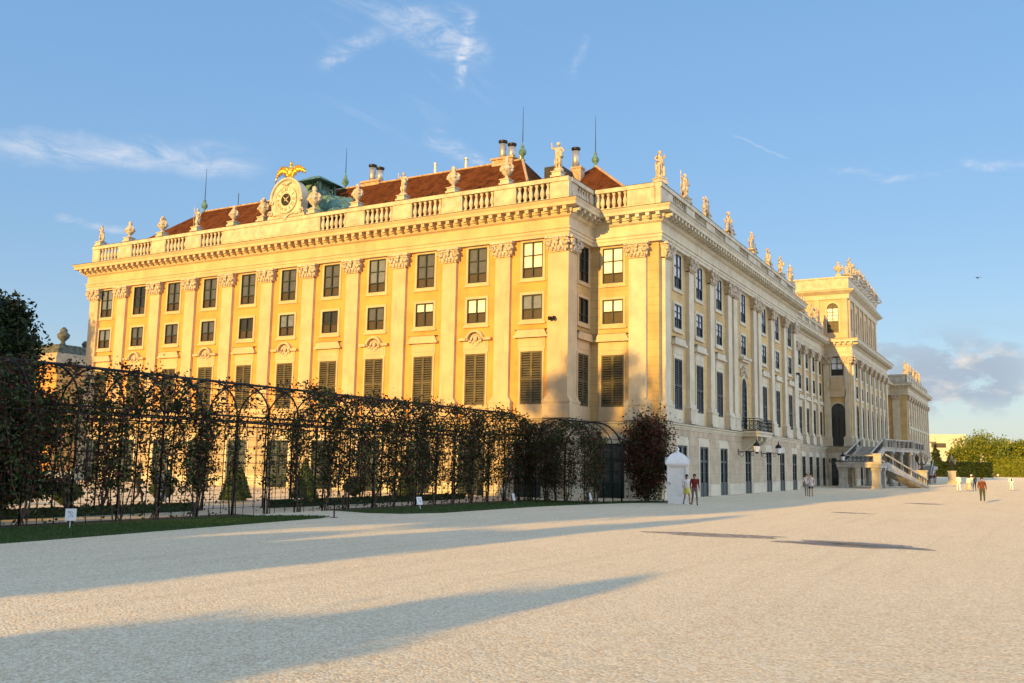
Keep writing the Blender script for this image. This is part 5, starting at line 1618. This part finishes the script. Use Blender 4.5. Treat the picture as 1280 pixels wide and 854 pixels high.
PAPER = mat('sign_white', (.62, .62, .60), .5, .03, 3)
def sign(x, y, label, tilt=.25, w=.3, h=.36, rz=R(-55), k=0):
    e = empty('plant_sign', (x, y, 0), rz, label, 'sign', 'small plant information signs')
    q = MB(Matrix.Rotation(-tilt, 4, 'X')); q.box(-w / 2, w / 2, -.012, .012, .22, .22 + h); q.build('panel', PAPER, e)
    q = MB(Matrix.Rotation(-tilt, 4, 'X')); q.box(-.012, .012, .013, .03, 0, .3); q.build('stake', STEEL, e)
    q = MB(Matrix.Rotation(-tilt, 4, 'X'))
    q.tube([(-.07, -.016, .30), (-.03, -.016, .38), (.05, -.016, .34), (.06, -.016, .46), (-.02, -.016, .50), (-.06, -.016, .45)], .008, 4)
    q.tube([(-.08, -.016, .52), (.08, -.016, .33)], .007, 4)
    q.build('symbol', STEEL, e)
sign(17.8, 24.9, 'small white sign with grey symbol in the grass at far left', rz=R(-38))
sign(34.6, 24.0, 'small tilted white sign in the grass right of the path opening', .3, rz=R(-15))
sign(42.6, 23.6, 'thin white sign leaning under the middle of the right roses', .25, rz=R(5))
sign(47.0, 21.2, 'thin white sign at the foot of the portal roses', .25, rz=R(5))
def bollard(x, y, label, chain=None):
    e = empty('chain_post', (x, y, 0), 0, label, 'post', 'low iron posts')
    q = MB(); q.sm = True; q.lathe([(.05, 0), (.03, .03), (.025, .62), (.04, .64), (.03, .7)], (0, 0, 0), 8); q.cbox(0, 0, 0, .2, .2, .02); q.build('post', IRON, e)
    if chain:
        q = MB(); dx, dy = chain[0] - x, chain[1] - y
        q.tube([(dx * t, dy * t, .6 - .9 * t * (1 - t)) for t in [i / 14 for i in range(15)]], .014, 5); q.build('chain', IRON, e)
bollard(27.35, 22.9, 'low black post with drooping chain at the end of the left grass strip', (27.0, 26.1))
bollard(53.0, 18.75, 'low black post at the grass corner beside the sentry box')

# dark column tree at left
def tree(name, x, y, h, trunk_h, crown, leafn, size, mats, label, cat='tree', group=None, seed=1, trunk_r=.25, limbs=7, core=0, core_top=99):
    """crown: list of (dx,dy,z,rx,ry,rz) lobes"""
    st_ = random.getstate(); random.seed(seed)
    e = empty(name, (x, y, 0), 0, label, cat, group)
    q = MB(); q.sm = True
    q.tube([(0, 0, 0), (.05, 0, trunk_h * .5), (0, .05, trunk_h), (0, 0, h * .8)], trunk_r, 8, trunk_r * .25)
    for k in range(limbs):
        c_ = random.choice(crown); a = random.uniform(0, 6.28)
        q.tube([(0, 0, trunk_h * random.uniform(.7, 1.1)), (c_[0] * .5, c_[1] * .5, (trunk_h + c_[2]) / 2), (c_[0] + c_[3] * .5 * math.cos(a), c_[1] + c_[4] * .5 * math.sin(a), c_[2])], trunk_r * .4, 6, trunk_r * .1)
    q.build('trunk', BARK, e)
    if core:
        q = MB()
        for c_ in (c2_ for c2_ in crown if c2_[2] < core_top): q.ell(c_[:3], (c_[3] * core, c_[4] * core, c_[5] * core), 12, 8, .06)
        q.build('inner_foliage', mats, e)
    pts = []; tot = sum(c_[3] * c_[4] * c_[5] for c_ in crown) ; q = MB()
    for c_ in crown:
        n_ = int(leafn * c_[3] * c_[4] * c_[5] / tot)
        cl = []
        for k in range(max(6, int(14 * 1))):
            while True:
                p = Vector([random.uniform(-1, 1) for _ in range(3)])
                if .45 < p.length < 1: break
            cl.append(p)
        for k in range(n_):
            if random.random() < .75:
                p = random.choice(cl) * random.uniform(.85, 1.05) + Vector([random.gauss(0, .17) for _ in range(3)])
            else:
                p = Vector([random.gauss(0, 1) for _ in range(3)]).normalized() * random.uniform(.5, .98)
            pts.append((c_[0] + p.x * c_[3], c_[1] + p.y * c_[4], c_[2] + p.z * c_[5]))
    q.leaves(pts, size, .6); q.build('crown', mats, e, fix=False)
    random.setstate(st_)
    return e
cone_l = [(0, 0, 1.2 + .92 * k, 2.35 * (1 - (k / 7.3) ** 3.4) + .1, 2.35 * (1 - (k / 7.3) ** 3.4) + .1, 1.1) for k in range(7)]
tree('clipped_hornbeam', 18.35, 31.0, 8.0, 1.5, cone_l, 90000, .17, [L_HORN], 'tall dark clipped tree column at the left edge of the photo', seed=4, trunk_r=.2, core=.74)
tree('clipped_hornbeam', 13.2, 30.6, 7.0, 1.5, cone_l, 9000, .2, [L_DARK], 'second dark clipped tree just left of the tall column', seed=5, trunk_r=.2) if 0 else None

# trees west of the square: they stand behind the photographer and throw the long shadows
tA = [(0, .7, 2.6, 1.3, 2.0, 1.5), (0, -.3, 3.6, 1.0, 1.1, 1.1), (0, -.9, 4.5, .7, .55, .75), (0, 1.2, 1.4, 1.4, 2.2, 1.2), (0, 1.5, 2.9, 1.0, 1.2, .8), (0, -.4, 1.8, 1.2, 1.2, 1.6)]
tree('garden_tree', -14, 9.9, 4.6, 1.0, tA, 20000, .17, [L_TREE], 'round garden tree behind the viewpoint', seed=11, group='trees behind the viewpoint', core=.86, trunk_r=.12)
yb = 20.
tB = [(0, 16.5 - yb, 3.0, 1.3, 1.4, 3.0), (0, 16.4 - yb, 6.0, 1.1, 1.2, 1.6), (0, 15.5 - yb, 8.0, .6, .55, 1.2), (0, 16.0 - yb, 7.2, .8, .7, 1.0), (0, 17.9 - yb, 5.4, 1.2, 1.5, 1.25)]
tB += [(0, y_ - yb, 3.0, 1.3, 2.1, z_) for y_, z_ in ((18.6, 3.1), (21, 3.2), (24, 3.2), (27, 3.3), (29.8, 3.1))]
tree('garden_tree', -14, yb, 7, 1.2, tB, 30000, .2, [L_TREE], 'low spreading garden tree behind the viewpoint', seed=12, group='trees behind the viewpoint', limbs=14, core=.92)
yc = 25.
tC = [(0, 18.3 - yc, 10.6, 1.3, 1.7, 2.4), (0, 18.4 - yc, 14.2, 1.3, 1.7, 2.4), (0, 18.9 - yc, 17.0, 1.2, 1.7, 1.9), (0, 20.0 - yc, 9.4, 1.2, 1.8, 1.7), (0, 22.3 - yc, 8.6, 1.2, 1.8, 1.7)]
for y_ in (20.8, 23.4, 26, 28.6, 31.0):
    for z_ in (8.3, 11.2, 14.0, 17.0): tC.append((0, y_ - yc + .3 * math.sin(z_ * 3), z_ + .3 * math.sin(y_ * 5), 1.4, 2.0, 2.1))
tC += [(0, 19.4 - yc, 19.6, 1.2, 1.5, 1.8), (0, 21.6 - yc, 21.3, 1.3, 1.7, 2.2), (0, 23.6 - yc, 21.6, 1.3, 1.6, 2.0)]
tC += [(0, 24 - yc, 19, 1.2, 2.0, 1.3), (0, 28 - yc, 19.2, 1.2, 2.2, 1.5), (0, 21.5 - yc, 19.5, 1.0, 1.6, 1.7)]
tree('garden_tree', -14, yc, 19, 4, tC, 60000, .24, [L_TREE], 'large garden tree behind the viewpoint', seed=13, group='trees behind the viewpoint', trunk_r=.45, limbs=16, core=.9, core_top=16.2)
tree('garden_tree', 20, 75.0, 19, 4, [(0, 0, 17.6, 1.2, 1.3, 2.6), (0, .3, 14, 2.0, 2.0, 3), (0, .5, 10.5, 2.4, 2.4, 3), (0, .5, 6.5, 2.6, 2.6, 2.5)], 16000, .3, [L_TREE], 'tall garden tree left outside the picture', seed=14, core=.6)

# ------------------------------------------------------------------ far background at right
def far_tree(x, y, h, w, n, label, seed, mats=L_FAR, size=.9, name='broadleaf_tree', group='trees beyond the far end of the square'):
    rnd = random.Random(seed)
    cr = [(rnd.uniform(-.25, .25) * w, rnd.uniform(-.3, .3) * w, h * rnd.uniform(.45, .75), w * .32, w * .32, h * .26) for _ in range(7)]
    cr += [(0, 0, h * .55, w * .42, w * .45, h * .42)]
    tree(name, x, y, h, h * .2, cr, n, size, [mats], label, group=group, seed=seed, trunk_r=.4)
def conifer(x, y, h, w, label, seed):
    cr = [(0, 0, h * (.15 + .8 * k / 8), w * .5 * (1 - k / 8.6), w * .5 * (1 - k / 8.6), h * .09) for k in range(9)]
    tree('conifer', x, y, h, h * .1, cr, 2600, .7, [L_DARK], label, group='trees beyond the far end of the square', seed=seed, trunk_r=.3)
def az(px, D):                      # bearing of a picture column at distance D along the view axis
    a = R(29.3628) - math.atan((px - 640) / 1150.55); d = D / math.cos(math.atan((px - 640) / 1150.55)); return d * math.cos(a), d * math.sin(a)
D0 = 400
for px, D, h, w, lb, sd in ((1221, 395, 19.5, 21, 'large bright green broadleaf tree, most prominent at the far end', 21), (1203, 405, 14, 12, 'yellow green tree tucked left of the large bright one', 22),
                            (1246, 425, 15, 12, 'mid green tree just right of the large bright one', 23), (1262, 410, 16, 13, 'green tree near the right edge of the photo', 24), (1276, 400, 17, 15, 'green tree cut by the right edge of the photo', 25), (1295, 400, 18, 15, 'green tree outside the right edge', 26)):
    x, y = az(px, D); far_tree(x, y, h, w, 5200, lb, sd)
x, y = az(1253, 420); conifer(x, y, 19, 6, 'dark pointed conifer between the green trees at right', 31)
x, y = az(1169, 330); conifer(x, y, 13.5, 6, 'golden lit conifer in front of the pale building', 32)
x, y = az(1186, 335); conifer(x, y, 9, 5, 'dark conifer below the pale building', 33)
for k, (pa, pb, D, h, lb) in enumerate(((1160, 1235, 330, 5.2, 'dark clipped hedge at the foot of the far trees, left part'), (1238, 1330, 385, 8.2, 'tall bright clipped hedge wall at the right edge'))):
    xa, ya = az(pa, D); xb, yb = az(pb, D)
    cx, cy = (xa + xb) / 2, (ya + yb) / 2; L_ = math.hypot(xb - xa, yb - ya)
    e = hedge_leaves('clipped_hedge', -L_ / 2, L_ / 2, -2, 2, h, 6000, [L_DARK if k == 0 else L_FAR], .8, lb, 'hedge', 'far clipped hedges')
    e.location = (cx, cy, 0); e.rotation_euler = (0, 0, math.atan2(yb - ya, xb - xa))
FACW = mat('pale_far_building', (.52, .50, .42), .8, .04, .2)
xa, ya = az(1178, 620); 
e = empty('far_building', (xa, ya, 0), R(4), 'pale cream building with stepped blocks behind the far trees', 'building')
q = MB(); q.box(0, 20, -14, 16, 0, 26.5); q.box(0, 20, -25, -14.01, 0, 19); q.box(-2, -.01, -20, 13, 0, 16.5); q.build('wall', FACW, e)
q = MB(); q.box(-.05, -.01, -2, 7, 17.5, 20.5)
q.build('window_band', G_DARK, e)
q = MB(); q.box(-.05, -.01, 4, 13, 20.5, 21.5); q.build('window_band', G_DIM, e)
xa, ya = az(1247, 640)
e = empty('far_building', (xa, ya, 0), R(4), 'long pale building rising just above the trees near the right edge', 'building')
q = MB(); q.box(0, 18, -30, 30, 0, 22.5); q.build('wall', FACW, e)
q = MB(); 
for k in range(5): q.box(-.05, -.01, -27 + 11 * k, -20 + 11 * k, 18, 20.5)
q.build('window_band', G_DIM, e)

# flying bird
bx_, by_ = az(1232, 60)
e = empty('bird', (bx_, by_, 2.15 + 60 * (427 + 162.4 - 345) / 1150.55), R(30), 'small dark bird flying in the open sky at right', 'bird')
q = MB(); q.sm = True; q.ell((0, 0, 0), (.11, .04, .04), 8, 6); q.ell((.11, 0, .02), (.035, .03, .03), 6, 5); q.tube([(.14, 0, .02), (.17, 0, .015)], .008, 4, .002); q.box(-.2, -.08, -.02, .02, -.005, .005)
for sg in (-1, 1): q.add([(.05, 0, .01), (-.05, 0, .01), (-.04, sg * .14, .07), (.03, sg * .13, .07), (-.06, sg * .26, .04), (.05, 0, -.004), (-.05, 0, -.004), (-.04, sg * .14, .058), (.03, sg * .13, .058)], [(0, 1, 2, 3), (3, 2, 4), (5, 8, 7, 6), (8, 4, 7)])
q.build('body', CLOCKB, e)

# ------------------------------------------------------------------ sky
w = bpy.data.worlds.new('World'); sc.world = w; w.use_nodes = True
nt = NT(w.node_tree)
bg = nt.n['Background']
sky = nt.node('ShaderNodeTexSky', sky_type='NISHITA')
sky.sun_disc = False
sky.sun_elevation = SUN_EL
d = -ld
sky.sun_rotation = math.atan2(d.x, d.y)
sky.air_density = 1.0; sky.dust_density = .6; sky.ozone_density = 1.6
tc = nt.node('ShaderNodeTexCoord').outputs['Generated']
sep = nt.node('ShaderNodeSeparateXYZ'); nt.l.new(tc, sep.inputs[0])
def sky_dir(px, py):
    v = F + Rr * ((px - 640) / 1150.55) - Uu * ((py - 427) / 1150.55); return v.normalized()
# project directions on a flat cloud layer
zz = nt.math('MAXIMUM', sep.outputs[2], .02)
cx = nt.math('DIVIDE', sep.outputs[0], zz); cy = nt.math('DIVIDE', sep.outputs[1], zz)
comb = nt.node('ShaderNodeCombineXYZ'); nt.l.new(cx, comb.inputs[0]); nt.l.new(cy, comb.inputs[1])
cv = comb.outputs[0]
def spot(px, py, a0, a1):
    """1 inside angle a0 (deg) of a direction, fading to 0 at a1"""
    dt = nt.vmath('DOT_PRODUCT', nt.vmath('NORMALIZE', tc), tuple(sky_dir(px, py)))
    return nt.ramp(dt, math.cos(R(a1)), math.cos(R(a0)))
wisp = nt.noise(nt.map(cv, (1.3, 4.2, 1), (0, 0, R(62))), 1.1, 9, .62, 1.2)
wisp2 = nt.noise(nt.map(cv, (.9, 2.8, 1), (0, 0, R(-20))), 1.5, 9, .66, 1.6)
m1 = nt.math('MULTIPLY', nt.ramp(wisp2, .50, .9), nt.math('MULTIPLY', spot(520, 40, 1.0, 7.5), .7))
def streak(pa, pb, w_):
    """soft band of sky between two directions"""
    a, b_ = sky_dir(*pa), sky_dir(*pb); nrm = a.cross(b_).normalized(); mid = (a + b_).normalized(); half = math.acos(max(-1, min(1, a.dot(b_)))) / 2
    nz = nt.math('MULTIPLY', nt.math('SUBTRACT', nt.noise(tc, 14, 4, .6), .5), .03)
    dd = nt.math('ABSOLUTE', nt.math('ADD', nt.vmath('DOT_PRODUCT', nt.vmath('NORMALIZE', tc), tuple(nrm)), nz))
    s1 = nt.ramp(dd, 0, R(w_), 1, 0)
    s2 = nt.ramp(nt.vmath('DOT_PRODUCT', nt.vmath('NORMALIZE', tc), tuple(mid)), math.cos(half * 1.15), math.cos(half * .5))
    return nt.math('MULTIPLY', s1, s2)
fine = nt.ramp(nt.noise(nt.map(tc, (1, 1, 2.4), (0, 0, R(20))), 22, 8, .68, .8), .35, .78)
m2 = nt.math('MULTIPLY', streak((-20, 182), (330, 205), 1.25), nt.ramp(nt.noise(nt.map(tc, (1, 1, 3)), 12, 8, .65, .6), .32, .75))
m3 = nt.math('MULTIPLY', streak((470, 5), (610, 75), 1.6), fine)
m3b = nt.math('MULTIPLY', streak((590, 10), (568, 110), .55), fine)
m3c = nt.math('MULTIPLY', streak((400, 85), (480, 40), .7), fine)
m4 = nt.math('MULTIPLY', streak((530, 168), (625, 222), .8), fine)
m5 = nt.math('MULTIPLY', streak((1040, 216), (1190, 219), .28), fine)
m5b = nt.math('MULTIPLY', streak((70, 268), (160, 290), .4), fine)
m6 = nt.math('MULTIPLY', streak((915, 168), (985, 200), .10), .22)
m7 = nt.math('MULTIPLY', streak((735, 45), (710, 105), .5), fine)
m8 = nt.math('MULTIPLY', streak((1200, 205), (1300, 210), .5), fine)
tot = m1
for mm, g_ in ((m2, 1.0), (m3, .9), (m3b, 1.1), (m3c, .7), (m4, .9), (m5, .8), (m5b, .7), (m6, 1.), (m7, .45), (m8, .7)):
    tot = nt.math('ADD', tot, nt.math('MULTIPLY', mm, g_))
tot = nt.math('MULTIPLY', tot, .85, clamp=True)
# low cumulus bank beyond the palace
cum = nt.noise(nt.map(tc, (1, 1, 2.0)), 13, 8, .58, .2)
band = nt.math('MULTIPLY', nt.ramp(sep.outputs[2], .045, .075), nt.ramp(sep.outputs[2], .10, .155, 1, 0))
right = spot(1165, 478, 2.8, 6.8)
cumm = nt.math('MULTIPLY', nt.ramp(nt.math('ADD', cum, nt.math('MULTIPLY', right, .10)), .50, .60), nt.math('MULTIPLY', band, right))
shade = nt.ramp(nt.noise(nt.map(tc, (1, 1, 2.4), (0, 0, 0), (.01, .012, .02)), 13, 8, .58, .2), .50, .72)
S = .15
SKY_FILL = (1.55, 1.86, 2.3)
EX = S * 2 ** sc.view_settings.exposure
cr = nt.node('ShaderNodeValToRGB'); nt.l.new(sep.outputs[2], cr.inputs[0])
el = cr.color_ramp.elements
stops = [(0, (.60, .62, .63)), (.05, (.51, .59, .66)), (.13, (.36, .53, .74)), (.24, (.275, .485, .765)), (.38, (.235, .46, .78)), (.55, (.20, .415, .74)), (1, (.19, .36, .62))]
while len(el) < len(stops): el.new(.5)
for e_, (p_, c_) in zip(el, stops): e_.position = p_; e_.color = c_ + (1,)
own = nt.mix(1.0, cr.outputs[0], (.82 / EX, .86 / EX, .90 / EX), 'MULTIPLY')
base = nt.mix(.16, own, sky.outputs[0])
# fill light for shaded front, added in unseen south and zenith sky; west warm
sky_fill = nt.math('MAXIMUM', nt.math('MULTIPLY', nt.ramp(sep.outputs[2], .55, .95), .08), nt.math('MULTIPLY', nt.ramp(sep.outputs[1], -.08, -.5), nt.ramp(sep.outputs[2], .35, .75, 1, .4)))
base = nt.mix(sky_fill, base, (SKY_FILL[0] / EX, SKY_FILL[1] / EX, SKY_FILL[2] / EX))
west = nt.math('MULTIPLY', nt.ramp(sep.outputs[0], -.3, -.85), nt.ramp(sep.outputs[2], .05, .75, 1, 0))
base = nt.mix(west, base, (.55 / EX, .42 / EX, .26 / EX))
base = nt.mix(tot, base, (.86 / EX, .87 / EX, .93 / EX))
cc = nt.mix(shade, (.42 / EX, .50 / EX, .61 / EX), (.90 / EX, .80 / EX, .71 / EX))
base = nt.mix(nt.math('MULTIPLY', cumm, .9), base, cc)
nt.put(bg.inputs['Color'], base)
bg.inputs['Strength'].default_value = S

sc.render.engine = 'CYCLES'
bpy.context.view_layer.update()
for o in bpy.data.objects:
    for k in ('_pm', '_rel'):
        if k in o: del o[k]
